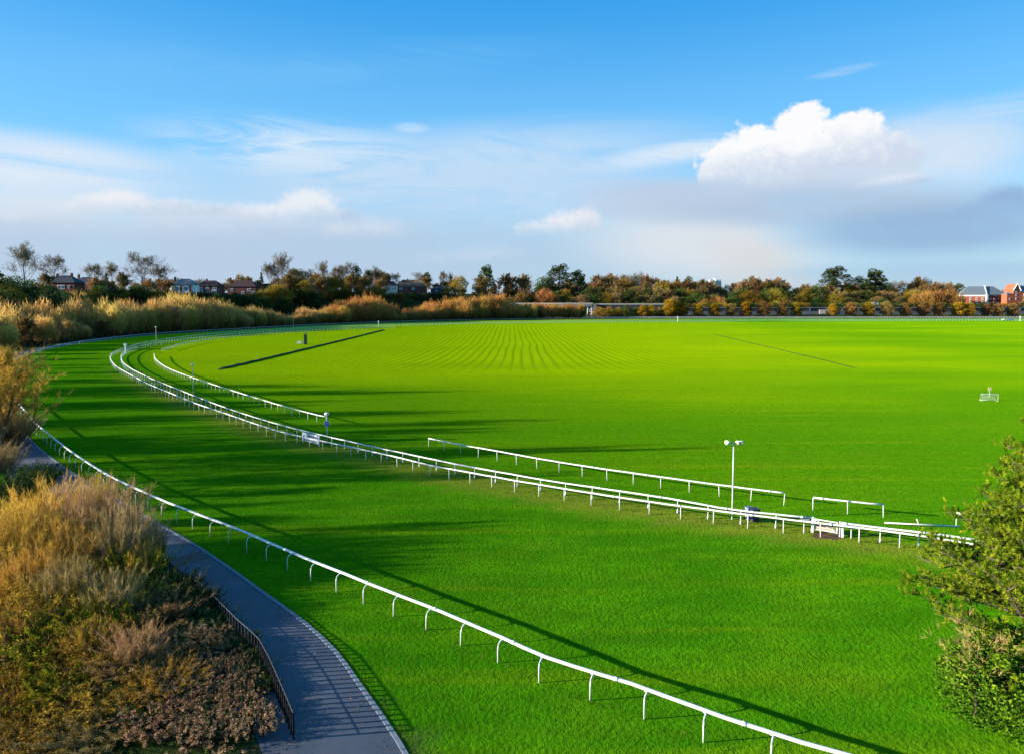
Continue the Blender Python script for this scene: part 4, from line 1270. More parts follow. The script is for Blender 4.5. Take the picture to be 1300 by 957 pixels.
house(237, 376, hy(237), 15, 9, 7.6, 4.0, M['whitewall'], M['slate'], 'white-fronted house with slate roof, skylights and brick panels', 0, [(-4.0, 5.0, 2.6, 2.6), (2.2, 5.0, 2.6, 2.6), (-4, 1.4, 2.8, 2.0), (2.2, 1.4, 2.8, 2.0)], [(-7.2, 0, 1.2)], extra=e2)
def e3(root, w, d, h):
    for xx, ww in ((-5.2, 4.2), (5.0, 3.4)):
        mb = MB(); mb.box((xx, -d / 2 - 1.0, 1.6), (ww, 2.0, 3.6)); mb.build('conservatory', M['palepaint'], root)
        mb = MB(); mb.box((xx, -d / 2 - 2.04, 1.8), (ww * .85, .05, 2.2)); mb.build('glazing', M['glass'], root)
house(268, 375, hy(268), 17, 9, 6.2, 4.0, M['brickdark'], M['redtile'], 'dark-roofed house with white bay windows right of the white-fronted one', 0, [(-5.2, 4.6, 3.4, 1.8), (0, 4.6, 2.4, 1.8), (5.2, 4.6, 3.0, 1.8), (.2, 1.6, 2.6, 2.0)], [(-2.5, .5, 1.0)], extra=e3)
house(311, 374.5, hy(311), 21, 10, 5.8, 4.6, M['brickdark'], M['redtile'], 'wide red-tiled house behind a yellow-green tree', 0, [(-7, 3.6, 2.2, 2.0), (5.8, 3.6, 3.0, 1.8), (8.6, 1.4, 2.0, 2.2), (1, 1.4, 2.4, 2.0)], [(-10, 0, 1.8)])
house(336, 372, hy(330) + 20, 9, 7, 4.0, 3.0, M['whitewall'], M['redtile'], 'small white gabled house right of the wide red-tiled house', .3, [(0, 2, 2, 1.6)], [], True)
house(402, 371, hy(402), 17, 8, 6.5, 1.0, M['darkmetal'], M['darkslate'], 'dark flat-roofed house half hidden by bare trees', 0, [(-4, 4, 2, 1.8), (3, 4, 2, 1.8)], [])
house(497, 372, hy(497) - 8, 11, 8, 6.4, 3.6, M['render'], M['redtile'], 'small cream house left of the broad brown roof', .1, [(-2, 4, 2, 2), (2.6, 3.6, 2, 2)], [])
house(522, 371, hy(522), 27, 12, 4.6, 6.4, M['brickdark'], M['browntile'], 'house with broad brown hipped roof behind the willows', 0, [(-8, 2.8, 3, 1.8), (3, 2.8, 3, 1.8)], [(-3, 0, .6)])
house(559, 372, hy(559), 17, 9, 3.4, 1.4, M['darkmetal'], M['darkslate'], 'low building with dark blue flat-looking roof beside bare poplars', 0, [(-3, 2, 2, 1.2)], [])
house(1110, 390, 655, 5, 5, 1.6, 2.4, M['whitewall'], M['whitewall'], 'tiny white gabled pavilion peeping over the long wall', 0, [(0, 1.4, 1.4, 1.2)], [(0, 0, .6)], True, zb=9)
# distant tower block
p = atY(907.5, 366, 1500)
root = empty('tower_block', (p.x, p.y, p.z - 30)); tag(root, 'pale distant tower block on the horizon above the wood', 'tower block')
for s, w_ in ((-8, 11), (7, 12)):
    mb = MB(); mb.box((s, s * .4, 24), (w_, 14, 48 - abs(s - 7) * .1)); sl = mb.build('slab', M['whitewall'], root)
    for k in range(13):
        for q in (-1, 1):
            mb = MB(); mb.box((s + q * w_ * .22, s * .4 - 7.05, 47 - k * 3.2), (w_ * .26, .12, 1.5)); mb.build('window', M['glass'], root)
mb = MB(); mb.box((0, 0, 50), (5, 6, 3)); mb.build('plant_room', M['whitewall'], root)

# brick flats at the right
Yf = 700
def fx(px, Y=Yf): return (px - CX) / FPX * Y
def fz(y, Y=Yf): return CAMZ + (378 - y) / FPX * Y
zt = fz(374.5); zb = 8.0; H = zt - zb
xa, xb, xc = fx(1222), fx(1251), fx(1276)
root = empty('brick_flats', (xb, Yf, zb)); tag(root, 'long red brick block of flats with white cornice and slate hipped roof', 'building')
w1, w2 = xb - xa, xc - xb
rotL = math.radians(-17)
Mx = Matrix.Rotation(rotL, 4, 'Z')
# left wing, turned a little to face left; local x runs from -w1 to 0
mb = MB(); mb.box((-w1 / 2, 9, H / 2 - 1), (w1, 18, H + 2), 0, 0, Mx); mb.build('wall', M['brick'], root)
mb = MB(); mb.box((-w1 / 2, 8.9, H - .9), (w1 + .8, 18.6, 1.5), 0, 0, Mx); mb.build('cornice', M['whitewall'], root)
mb = MB(); mb.box((w2 / 2 + 1, 10, H / 2 - 1), (w2, 18, H + 2)); mb.build('wall', M['brickdark'], root)  # right wing catches less sun; that shade is put into a darker brick
mb = MB(); mb.box((w2 / 2 + 1, 9.9, H - .7), (w2 + .6, 18.6, .9)); mb.build('cornice', M['slate'], root)
rise = fz(363.8) - zt
def roof_l():
    mb = MB(); r = rise
    v = [Mx @ Vector(q) for q in ((-w1 - .8, -.8, H), (.3, -.8, H), (.3, 18.8, H), (-w1 - .8, 18.8, H), (-w1 + 9.5, 9, H + r), (.3, 9, H + r))]
    mb.add(v, [(0, 1, 5, 4), (3, 0, 4), (2, 3, 4, 5), (0, 3, 2, 1)]); return mb
roof_l().build('roof', M['slate'], root)
mb = MB(); mb.add([(.2, .2, H), (w2 + 1.8, .2, H), (w2 + 1.8, 19.8, H), (.2, 19.8, H), (3, 10, H + rise), (w2 - 7, 10, H + rise)], [(0, 1, 5, 4), (1, 2, 5), (2, 3, 4, 5), (3, 0, 4), (0, 3, 2, 1)]); mb.build('roof', M['slate'], root)
mb = MB(); mb.add([Vector(q) for q in ((-.6, -1.1, H - .3), (.5, -1.1, H - .3), (4.6, 9, H + rise + .9), (3.5, 9, H + rise + .9), (-.6, -.6, H - .3), (.5, -.6, H - .3), (4.6, 9.6, H + rise + .9), (3.5, 9.6, H + rise + .9))],
                  [(0, 1, 2, 3), (4, 7, 6, 5), (0, 3, 7, 4), (1, 5, 6, 2)]); mb.build('white_verge', M['whitewall'], root)
mb = MB(); mb.box((0, -.9, H / 2 - 1), (1.9, 1.2, H + 2)); mb.build('white_pilaster', M['whitewall'], root)
for zz in (H - 4.2, H - 8):
    for t in (.14, .40, .64, .86):
        q = Mx @ Vector((-w1 * (1 - t), 0, 0)); window(root, q.x, q.y, zz, 1.9, 2.5, rotL)
    for t in (.16, .38, .60, .82): window(root, w2 * t + 1.5, 1.0, zz, 2.3, 1.3)
Y2 = 690
x0, x1 = fx(1285, Y2), fx(1294, Y2)
root = empty('gabled_flats', ((x0 + x1) / 2, Y2, 8)); tag(root, 'tall gabled red brick building with white verges at the right edge', 'building')
Hg = fz(369, Y2) - 8; pk = fz(361, Y2) - 8; w = x1 - x0
mb = MB(); mb.add([(-w / 2, 0, -2), (w / 2, 0, -2), (w / 2, 0, Hg), (0, 0, pk), (-w / 2, 0, Hg), (-w / 2, 14, -2), (w / 2, 14, -2), (w / 2, 14, Hg), (0, 14, pk), (-w / 2, 14, Hg)],
                  [(0, 1, 2, 3, 4), (9, 8, 7, 6, 5), (1, 6, 7, 2), (5, 0, 4, 9), (2, 7, 8, 3), (9, 4, 3, 8)]); mb.build('gable_wall', M['brick'], root)
mb = MB(); mb.tube([(-w / 2 - .4, -.2, Hg - .2), (0, -.2, pk + .5), (w / 2 + .4, -.2, Hg - .2)], .55, 4); mb.build('verge', M['whitewall'], root)
mb = MB(); mb.box((-w / 2 - 3.2, 4, Hg * .36), (6.2, 8, Hg * .82)); mb.build('side_wing', M['brick'], root)
mb = MB(); hip_roof(mb, -w / 2 - 3.2, 4, 6.2, 8, Hg * .77, 2.2, .3); mb.build('wing_roof', M['slate'], root)
mb = MB(); mb.box((w / 2 + 10, 7, Hg * .42), (20, 14, Hg * .95)); mb.build('right_wing', M['brick'], root)
mb = MB(); hip_roof(mb, w / 2 + 10, 7, 21, 14, Hg * .895, 6.5, .3, gable=True); mb.build('right_roof', M['slate'], root)
for zz in (Hg - 1.0, Hg - 4.6, Hg - 8.4): window(root, -.2, 0, zz, 1.8, 2.3)
for zz in (Hg - 4.6, Hg - 8.6):
    window(root, w / 2 + 4, 0, zz, 2.2, 3); window(root, w / 2 + 9, 0, zz, 2.2, 3); 
window(root, -w / 2 - 3.2, 0, Hg * .5, 1.8, 2.0)

# far buildings in the trees
house(1273, 380, 730, 12, 9, 12, 4.0, M['palepaint'], M['slate'], 'pale blue-grey roofed link building between the brick blocks', 0, [(0, 9, 2, 2)], [], zb=10)

# ---- parked cars by the far rail
def car(px, py, mat, label, L_=4.3, rz=0):
    p = at(px, py, 0); root = empty('parked_car', p, rz); tag(root, label, 'car')
    prof = [(-.5, .35), (-.5, .75), (-.42, .86), (-.27, .92), (-.16, 1.38), (.17, 1.42), (.33, .95), (.46, .84), (.5, .6), (.5, .35)]
    mb = MB(); W = .85; n = len(prof)
    vs = [(x * L_, -W, z) for x, z in prof] + [(x * L_, W, z) for x, z in prof]
    mb.add(vs, [tuple(range(n))[::-1], tuple(range(n, 2 * n))] + [(i, (i + 1) % n, n + (i + 1) % n, n + i) for i in range(n)]); b = mb.build('body', mat, root)
    mb = MB()
    for s in (-1, 1): mb.box((0, s * (W + .005), 1.14), (L_ * .36, .02, .34))
    mb.build('side_window', M['glass'], root)
    for sx in (-.31, .31):
        for s in (-1, 1): mb = MB(); mb.tube([(sx * L_, s * .70, .33), (sx * L_, s * .9, .33)], .33, 14); mb.build('wheel', M['tyre'], root)
car(1283, 407.2, M['carblue'], 'blue car parked beyond the far rail near the right edge')
car(1275, 407.4, M['carwhite'], 'small white car parked left of the blue car', 3.6)

# ------------------------------------------------------------------ trees and scrub on the near left
NB = [gen_bare(91, 11, 1.0, .035, 'f_gold', nb=16, gen=3, spread=.75, crown0=.18, up=.45, per=14, lean=(.25, 0)),
      gen_bare(92, 10, .9, .035, 'f_pink', nb=16, gen=3, spread=.7, crown0=.15, up=.4, per=14)]
def stand(name, ms, x, y, label, cat, group=None, sc=1.0, rz=0, parts=('trunk', 'crown'), dz=0):
    return plant(name, ms, (x, y, hz(x, y) - .1 + dz), label, cat, group, sc, rz, parts)
stand('bare_tree', NB[0], -55.5, 72.5, 'leaning golden-twigged bare tree over the far end of the near path', 'tree', None, (1.2, 1.2, 1.15), 0)
stand('bare_tree', NB[0], -62, 80, 'second golden bare tree, at the left edge behind the leaning one', 'tree', None, 1.05, .6)
stand('bare_tree', NB[0], -58, 71, 'golden bushy sapling crowding the leaning golden tree', 'tree', None, (1.0, 1.0, .9), 2.2)
stand('bare_tree', NB[1], -54, 64, 'grey-pink twiggy tree at the left edge beside the path', 'tree', None, .95, 2.0)
stand('bare_tree', NB[1], -48, 59, 'dark twiggy tree at the left edge above the golden scrub', 'tree', None, .72, 4.0)
stand('bare_tree', NB[1], -128, 160, 'pinkish brown tree at the left edge before the far curve of the path', 'tree', None, .9, 5.0)
# trees mostly beyond the left edge: their shadows stripe the grass
for Y in list(np.arange(44, 150, 5.6)) + list(np.arange(152, 250, 9.0)):
    Yj = Y + R.uniform(-2.0, 2.0)
    pa = min(Ax, key=lambda p: abs(p.y - Yj) + (0 if p.x < 0 and p.y < 300 else 999))
    ex = pa.x - R.uniform(1, 9)
    lim = -650 / FPX * Yj - 4.2
    if Yj < 190: ex = min(ex, lim - R.uniform(0, 8))
    if Yj < 62: hgt = R.uniform(.4, .85)
    elif Yj < 145: hgt = R.uniform(.85, 1.45)
    else: hgt = R.uniform(.45, .85)
    ms = R.choice(WIL[:1] + BARE + BARE)
    plant('riverside_tree', ms, (ex, Yj, hz(ex, Yj) - .2), 'riverside tree beyond the path, standing at or past the left edge', 'tree', 'riverside trees along the left edge', (hgt * R.uniform(.28, .55), hgt * R.uniform(.28, .55), hgt), R.uniform(0, 6))

# near scrub
def gen_scrub(seed, H, Rr, nst, per, tw, mat, up=1.0, leafn=0, leafs=.07, leafmat_t=(.3, 1), head=0, tipbias=.6, blob=1.0):
    rng = np.random.default_rng(seed); sg, cg = Geo(), Geo(); st = []
    P0s, P1s, Ts = [], [], []
    tipP = []
    for i in range(nst):
        a = rng.uniform(0, 2 * PI); rb = Rr * .45 * math.sqrt(rng.random()); b = np.array([math.cos(a) * rb, math.sin(a) * rb, 0])
        out = np.array([math.cos(a), math.sin(a), 0]) * rng.uniform(.1, .75) * (rb / Rr + .3) + rng.normal(size=3) * .12
        d = out + np.array([0, 0, up]); d /= np.linalg.norm(d)
        L = H * rng.uniform(.6, 1.05) * (1 - .35 * (rb / (Rr * .45)) ** 2) / max(d[2], .4)
        q = b; n = 5
        for k in range(n):
            d = d + rng.normal(size=3) * .09 + np.array([out[0] * .05, out[1] * .05, 0]); d /= np.linalg.norm(d)
            q2 = q + d * L / n
            st.append((q, q2, .022 * (1 - k / n) + .006, .022 * (1 - (k + 1) / n) + .006))
            if k >= 1:
                m = per
                tt_ = rng.random(m)[:, None]; P = q + (q2 - q) * tt_
                D = unit(d + rng.normal(size=(m, 3)) * .55 + np.array([0, 0, .3 * up]))
                l = rng.uniform(.25, .8, m)[:, None] * H / 5
                P0s.append(P); P1s.append(P + D * l)
                hh = (k + tt_[:, 0]) / n
                Ts.append(np.clip(tipbias * hh ** 1.3 + rng.uniform(0, .45, m), 0, 1))
            q = q2
        tipP.append(q)
    P0, P1, T_ = np.concatenate(P0s), np.concatenate(P1s), np.concatenate(Ts)
    blades(cg, P0, P1, tw, rng, T_)
    if leafn:
        idx = rng.integers(0, len(P0), leafn); f = rng.random(leafn)[:, None]
        P = P0[idx] + (P1[idx] - P0[idx]) * f
        leaves(cg, P, leafs, rng, rng.uniform(leafmat_t[0], leafmat_t[1], leafn))
    if head:
        for t in tipP:
            for j in range(head):
                c = t + rng.normal(size=3) * np.array([.25, .25, .15]); m = 26
                u = rng.normal(size=(m, 3)) * np.array([.05, .05, .13])
                leaves(cg, c + u, .085, rng, rng.uniform(.5, .7) + rng.uniform(0, .3, m))
    tubes(sg, st, 4, .2)
    return (sg.mesh('scrub_stems', M['trunk']), cg.mesh('scrub_foliage', M[mat]))

SC = {
 'pink': [gen_scrub(s, 6.2, 4.2, 150, 26, .022, 'f_pink', 1.1, 500, .06) for s in (101, 102)],
 'gold': [gen_scrub(s, 6.0, 3.8, 140, 26, .024, 'f_gold', 1.3, 2600, .09, (.55, 1)) for s in (103, 104)],
 'olive': [gen_scrub(s, 3.8, 3.4, 110, 20, .026, 'f_olive', .8, 4200, .12) for s in (105, 106, 107)],
 'green': [gen_scrub(s, 3.4, 2.8, 90, 14, .024, 'f_leafgreen', .8, 5000, .13) for s in (108, 109)],
 'brown': [gen_scrub(s, 3.0, 3.0, 110, 22, .024, 'f_brown', .6, 1500, .09) for s in (110, 111)],
 'dry': [gen_scrub(s, 2.3, 2.2, 64, 12, .02, 'f_dry', .9, 1500, .10, (0, .42), head=3, tipbias=.12) for s in (112, 113)],
 'dark': [gen_scrub(s, 2.2, 2.4, 90, 12, .016, 'f_green', .7, 5500, .12, (.1, .9)) for s in (114, 115)],
}
def scrub(kind, px, ytop, Y, Hm, label, cat='bush', group=None, wide=1.0, nm=None):
    x = (px - CX) / FPX * Y; zb = hz(x, Y) - .1
    s = top_scale(px, ytop, Y, Hm, zb)
    return plant(nm or (kind + '_bush'), R.choice(SC[kind]), (x, Y, zb), label, cat, group, (wide, wide, s), R.uniform(0, 6.28), ('stems', 'foliage'))

scrub('pink', 112, 598, 46, 6.4, 'pinkish tan bush with fine upright twigs, largest beside the path', wide=1.0, nm='twiggy_bush')
scrub('pink', 150, 632, 43, 6.4, 'pale tan twiggy bush overhanging the path left edge', wide=.62, nm='twiggy_bush')
scrub('gold', 48, 606, 46, 6.3, 'golden yellow willow scrub left of the pinkish tan bush', wide=.95, nm='willow_scrub')
scrub('gold', 6, 622, 43, 6.3, 'golden willow scrub cut by the left edge', wide=1.0, nm='willow_scrub')
scrub('gold', 74, 650, 42, 6.3, 'short golden willow scrub in front of the taller pair', wide=.8, nm='willow_scrub')
scrub('gold', 112, 596, 53, 6.3, 'yellow-tipped scrub poking up before the white rail', wide=.45, nm='willow_scrub')
for (kd, px, yt, Y, wd, lb) in [('gold', -14, 452, 112, 1.6, 'golden thicket at the left edge beyond the leaning tree'), ('pink', -24, 436, 128, 1.8, 'tan thicket at the left edge before the far curve'),
                                ('gold', -20, 478, 96, 1.3, 'golden brown thicket at the left edge behind the leaning tree'), ('pink', -10, 505, 82, 1.1, 'brown thicket at the left edge under the leaning tree')]:
    scrub(kd, px, yt, Y, 6.4, lb, wide=wd, nm='willow_scrub')
for (kd, px, yt, Y, wd, lb) in [('gold', 18, 690, 38.5, .5, 'slim golden shoots rising from the bramble near the left edge'), ('pink', 70, 705, 37.5, .45, 'slim tan shoots rising from the middle of the bramble'),
                                ('pink', 128, 728, 37, .45, 'tan shoots at the right of the bramble above the russet bushes'), ('gold', 100, 790, 33.5, .4, 'small golden shoots low in the bramble'),
                                ('pink', 160, 812, 32.5, .4, 'tan shoots between bramble and dry-headed shrubs'), ('gold', 12, 770, 34.5, .45, 'golden shoots low at the left edge')]:
    scrub(kd, px, yt, Y, 6.3, lb, wide=wd, nm='tall_shoots')
scrub('pink', -14, 560, 70, 6.4, 'brown twiggy bush in shade at the left edge by the path', wide=.8, nm='twiggy_bush')
scrub('pink', 2, 520, 84, 6.4, 'grey-brown twiggy bush below the leaning golden tree', wide=1.1, nm='twiggy_bush')
scrub('dark', 18, 590, 60, 2.4, 'dark evergreen shrub in shade above the golden scrub', wide=1.3, nm='evergreen_shrub')
scrub('dark', 46, 585, 66, 2.4, 'second dark shrub between path and golden scrub', wide=1.0, nm='evergreen_shrub')
scrub('gold', 172, 684, 42, 6.3, 'yellow-leaved shrub beside the small white plate', wide=.45, nm='yellow_shrub')
scrub('green', 158, 690, 41.5, 3.5, 'yellow-green leafy shrub left of the small white plate', wide=.9, nm='leafy_shrub')
scrub('brown', 182, 655, 46, 3.1, 'thin reddish stems standing against the path', wide=.4, nm='reddish_stems')
i = 0
grpO = 'mixed scrub on the near river bank'
for (kind, px, yt, Y, Hm, wd) in [
    ('olive', 30, 715, 39, 3.9, 1.1), ('olive', 95, 722, 38.5, 3.9, 1.05), ('olive', 140, 738, 38, 3.9, .9), ('olive', 60, 750, 36, 3.9, 1.0), ('olive', -5, 740, 36, 3.9, 1.1),
    ('green', 65, 778, 34.5, 3.5, .9), ('green', 25, 805, 33, 3.5, .9), ('green', 110, 775, 35, 3.5, .8), ('olive', 120, 800, 33.5, 3.9, .9), ('olive', 5, 840, 31, 3.9, 1.0),
    ('brown', 165, 765, 36, 3.1, 1.0), ('brown', 205, 752, 37.5, 3.1, .9), ('dark', 205, 725, 40, 2.4, .9), ('dark', 232, 745, 38.5, 2.4, .8), ('brown', 150, 830, 32, 3.1, .9),
    ('green', 60, 850, 31, 3.5, .9), ('olive', 100, 880, 30, 3.9, .9), ('dark', 160, 860, 31.5, 2.4, 1.0), ('olive', 30, 910, 28.5, 3.9, 1.0), ('brown', 130, 925, 28, 3.1, 1.0), ('olive', 190, 880, 30.2, 3.9, .7),
    ('dark', 200, 800, 35.5, 2.4, 1.0), ('dark', 245, 780, 36.6, 2.4, .8), ('dark', 90, 960, 27, 2.4, 1.0), ('brown', -20, 780, 34, 3.1, 1.0)]:
    lab = {'olive': 'tangled olive-brown bramble bush on the near river bank', 'green': 'bright yellow-green leafy bush on the near river bank', 'brown': 'russet twiggy bush on the near river bank', 'dark': 'dark green shrub on the near river bank'}[kind]
    scrub(kind, px, yt, Y, Hm, lab, 'bush', grpO, wd, nm={'olive': 'bramble_bush', 'green': 'leafy_shrub', 'brown': 'twiggy_bush', 'dark': 'evergreen_shrub'}[kind])
di = 0
for (px, yt, Y, wd) in [(215, 810, 34, .9), (245, 795, 34.5, .9), (270, 800, 33.6, .8), (235, 840, 32.3, .9), (190, 845, 32, .9), (280, 830, 32.2, .8), (262, 862, 31, .9), (215, 880, 30.5, .9), (300, 838, 31.6, .55), (312, 862, 30.4, .6), (250, 905, 29, 1.0), (290, 900, 29.2, .9), (320, 905, 28.8, .6), (200, 930, 28, 1.0), (330, 940, 27.6, .7), (270, 950, 27.2, 1)]:
    di += 1
    if di % 2 == 0: scrub('dark', px - 12, yt + 6, Y + .5, 2.6, 'dark leafy bush added to deepen the shade among the dry-headed shrubs', 'bush', 'dark bushes between the dry shrubs', wd * .8, nm='evergreen_shrub')  # extra dark bushes stand in for the shade lying over these shrubs
    scrub('dry', px - (22 if px > 255 else 8), yt + 8, Y, 2.9, 'brown shrub with pale dried flower heads beside the black railing', 'bush', 'dry-headed shrubs by the railing', wd, nm='dry_flower_shrub')
for (px, yt, Y, wd) in [(225, 738, 40.5, .5), (250, 765, 38, .5), (272, 792, 36, .5), (296, 812, 34.3, .5), (306, 838, 32.8, .35), (318, 860, 31.6, .35), (328, 886, 30.4, .3)]:
    scrub('dark', px, yt, Y, 2.4, 'low green growth creeping along the black railing', 'bush', 'low growth along the railing', wd, nm='evergreen_shrub')

# ------------------------------------------------------------------ pine at the right
def gen_pine(seed, H=15.5):
    rng = np.random.default_rng(seed); tg, cg, lg = Geo(), Geo(), Geo(); ts = []; limbs = []
    q = np.zeros(3); nodes = [q]
    for k in range(12):
        q2 = np.array([0, 0, H * .97 * (k + 1) / 12]) + rng.normal(size=3) * .09
        ts.append((q, q2, .30 * (1 - .075 * k), .30 * (1 - .075 * (k + 1)))); q = q2; nodes.append(q)
    puffs = []
    nl = 150
    for i in range(nl):
        t = .09 + .89 * i / nl; z = H * t
        a = PI + (rng.uniform(-1.5, 1.5) if i % 5 else rng.uniform(-PI, PI))
        reach = (7.3 - (z - 3) * .50) * rng.uniform(.62, 1.06)
        if z < 2: reach *= .95
        reach = max(reach, .8)
        p = np.array([0, 0, z]); d = np.array([math.cos(a), math.sin(a), rng.uniform(-.12, .12)]); n = 7; pts = [p]
        for k in range(n):
            d = d + rng.normal(size=3) * .10 + np.array([0, 0, .03]); d /= np.linalg.norm(d)
            p2 = p + d * reach / n; r = .085 * (1 - k / n) + .018
            limbs.append((p, p2, r, r - .010)); p = p2; pts.append(p)
            if k >= 2:
                for j in range(4):
                    s = rng.choice((-1, 1)); sd = np.array([-d[1] * s, d[0] * s, 0]) * rng.uniform(.4, 1) + d * .7 + np.array([0, 0, rng.uniform(-.1, .45)])
                    sd /= np.linalg.norm(sd); L = min(1.0, reach * rng.uniform(.12, .26) * (1.2 - .5 * k / n))
                    e = p2 + sd * L; limbs.append((p2, e, .022, .010))
                    for u in np.linspace(.35, 1, 4): puffs.append(p2 + sd * L * u + rng.normal(size=3) * .17 + np.array([0, 0, .10]))
        puffs.append(p + np.array([0, 0, .1]))
    puffs = np.array(puffs); m = 66
    P = np.repeat(puffs, m, 0)
    ax = unit(rng.normal(size=(len(puffs), 3)) * .45 + np.array([0, 0, 1.0])); AX = np.repeat(ax, m, 0)
    along = rng.uniform(0, .26, len(P))[:, None]
    D = unit(rng.normal(size=P.shape) + AX * .9)
    base = P + AX * along; L = rng.uniform(.08, .17, len(P))[:, None]
    pt = np.repeat(rng.uniform(.15, .85, len(puffs)), m)
    blades(cg, base, base + D * L, .026, rng, np.clip(pt + rng.uniform(-.25, .25, len(P)), 0, 1))
    tubes(tg, ts, 8, .5); tubes(lg, limbs, 5, .4)
    return tg.mesh('pine_trunk', M['trunk']), lg.mesh('pine_limbs', M['trunk']), cg.mesh('pine_needles', M['f_pine'])
pt_, pl_, pn_ = gen_pine(7)
px0, py0 = 26.8, 31.0
root = empty('pine_tree', (px0, py0, -.2), 0, (1, 1, .88)); tag(root, 'large green pine at the right edge, in front of the rails', 'tree')
mobj('trunk', pt_, root); mobj('limbs', pl_, root); mobj('crown', pn_, root)
# ivy-leaved shrub and dead twigs under it
def gen_ivy(seed, H, Rr, n):
    rng = np.random.default_rng(seed); sg, cg = Geo(), Geo(); st = []
    for i in range(30):
        a = rng.uniform(0, 6.28); e = np.array([math.cos(a) * Rr * rng.uniform(.2, .8), math.sin(a) * Rr * rng.uniform(.2, .8), H * rng.uniform(.5, .9)]); st.append((np.zeros(3), e * .5, .04, .03)); st.append((e * .5, e, .03, .01))
    for i in range(34):
        a = i * 2.4; t = (i + .5) / 34; rr = Rr * math.sqrt(t) * .85; c = np.array([math.cos(a) * rr, math.sin(a) * rr, H * (.95 - .55 * t) * rng.uniform(.75, 1)])
        lr = rng.uniform(.45, .8); m = n // 34
        u = unit(rng.normal(size=(m, 3))); P = c + u * rng.uniform(.5, 1, m)[:, None] * np.array([lr, lr, lr * .7])
        leaves(cg, P, .13, rng, rng.uniform(0, 1, m), .3)
        P = np.array([c[0], c[1], 0]) + np.column_stack([rng.normal(size=(m // 2, 2)) * lr * .6, rng.uniform(.1, c[2], m // 2)])
        leaves(cg, P, .13, rng, rng.uniform(0, .6, m // 2), .2)
    tubes(sg, st, 4, .3)
    return sg.mesh('ivy_stems', M['trunk']), cg.mesh('ivy_leaves', M['f_ivy'])
IV = gen_ivy(5, 3.9, 2.6, 15000)
plant('ivy_shrub', IV, (21.3, 28.8, -.1), 'bright glossy green leafy shrub below the pine', 'shrub', None, 1.0, .5, ('stems', 'leaves'))
plant('ivy_shrub', IV, (24.4, 29.0, -.1), 'second leafy green shrub at the bottom right edge', 'shrub', None, .95, 2.5, ('stems', 'leaves'))
DT = gen_bare(95, 6.2, .7, .022, 'f_pink', nb=12, gen=2, spread=.8, crown0=.2, up=.3, per=8)
plant('dead_shrub', DT, (20.0, 28.4, -.1), 'pale bare twigs showing between pine and leafy shrub', 'shrub', None, .72, 1.0)

# ------------------------------------------------------------------ rough grass tufts (uncountable)
rng = np.random.default_rng(77); gg = Geo()
def tufts(Pts, hgt, n, w):
    for (x, y) in Pts:
        m = n; b = np.column_stack([x + rng.normal(size=m) * .09, y + rng.normal(size=m) * .09, np.zeros(m)])
        D = unit(np.column_stack([rng.normal(size=m) * .45, rng.normal(size=m) * .45, np.ones(m)]))
        blades(gg, b, b + D * (hgt * rng.uniform(.5, 1.2, m))[:, None], w, rng, rng.uniform(0, 1) * .6 + rng.uniform(0, .4, m))
lanePts = []
fr = resample([p for p in F if p.y < 140], .55)
for p in fr:
    if rng.random() < .8:
        lanePts.append((p.x + rng.normal() * .25 + .1, p.y + abs(rng.normal()) * .9))
br = resample([p for p in list(B_R) + list(B_L) if p.y < 120], .6)
for p in br: lanePts.append((p.x + rng.normal() * .2, p.y + rng.normal() * .25))
tufts(lanePts, .20, 14, .022)
ar = resample([p for p in A_near and A if p.y < 120 and p.x < 20], .5)
pts = []
for p in offset(ar, side * .42):
    if rng.random() < .7: pts.append((p.x + rng.normal() * .12, p.y + rng.normal() * .12))
for p in resample([q for q in PR if q.y < 90], .35):
    pts.append((p.x + abs(rng.normal()) * .12 + .2, p.y + rng.normal() * .1))
for q in (D1, E1):
    for p in resample(q, .8): pts.append((p.x + rng.normal() * .15, p.y + rng.normal() * .15))
tufts(pts, .13, 10, .02)
o = mobj('grass', gg.mesh('rough_grass', M['f_tuft'])); tag(o, 'rough grass tufts along rails and path edge', 'grass', None, 'stuff')

lg_ = Geo(); pp_ = []
for q in resample([p for p in PR if p.y < 80], .1):
    t = tangent_at(PR, q); nrm = Vector((-t.y, t.x, 0)) * sp
    for _ in range(2):
        d = abs(rng.normal()) * .5 if rng.random() < .45 else (4.7 - abs(rng.normal()) * .8 if rng.random() < .7 else rng.uniform(-3.5, 4.6))
        pp_.append((q.x + nrm.x * d, q.y + nrm.y * d, .035 + rng.uniform(0, .03)))
leaves(lg_, np.array(pp_), .075, rng, rng.uniform(0, 1, len(pp_)), .75)
o = mobj('fallen_leaves', lg_.mesh('fallen_leaves', M['f_russetlime'])); tag(o, 'brown fallen leaves scattered along the path', 'leaves', None, 'stuff')

# ------------------------------------------------------------------ light
sun = bpy.data.lights.new('sun', 'SUN'); sun.energy = 4.6; sun.angle = math.radians(.55); sun.color = (1.0, .90, .74)
so = bpy.data.objects.new('sun', sun); C.objects.link(so)
dirv = Vector((SH_DIR.x * math.cos(SUN_EL), SH_DIR.y * math.cos(SUN_EL), -math.sin(SUN_EL)))
so.rotation_euler = dirv.to_track_quat('-Z', 'Y').to_euler()

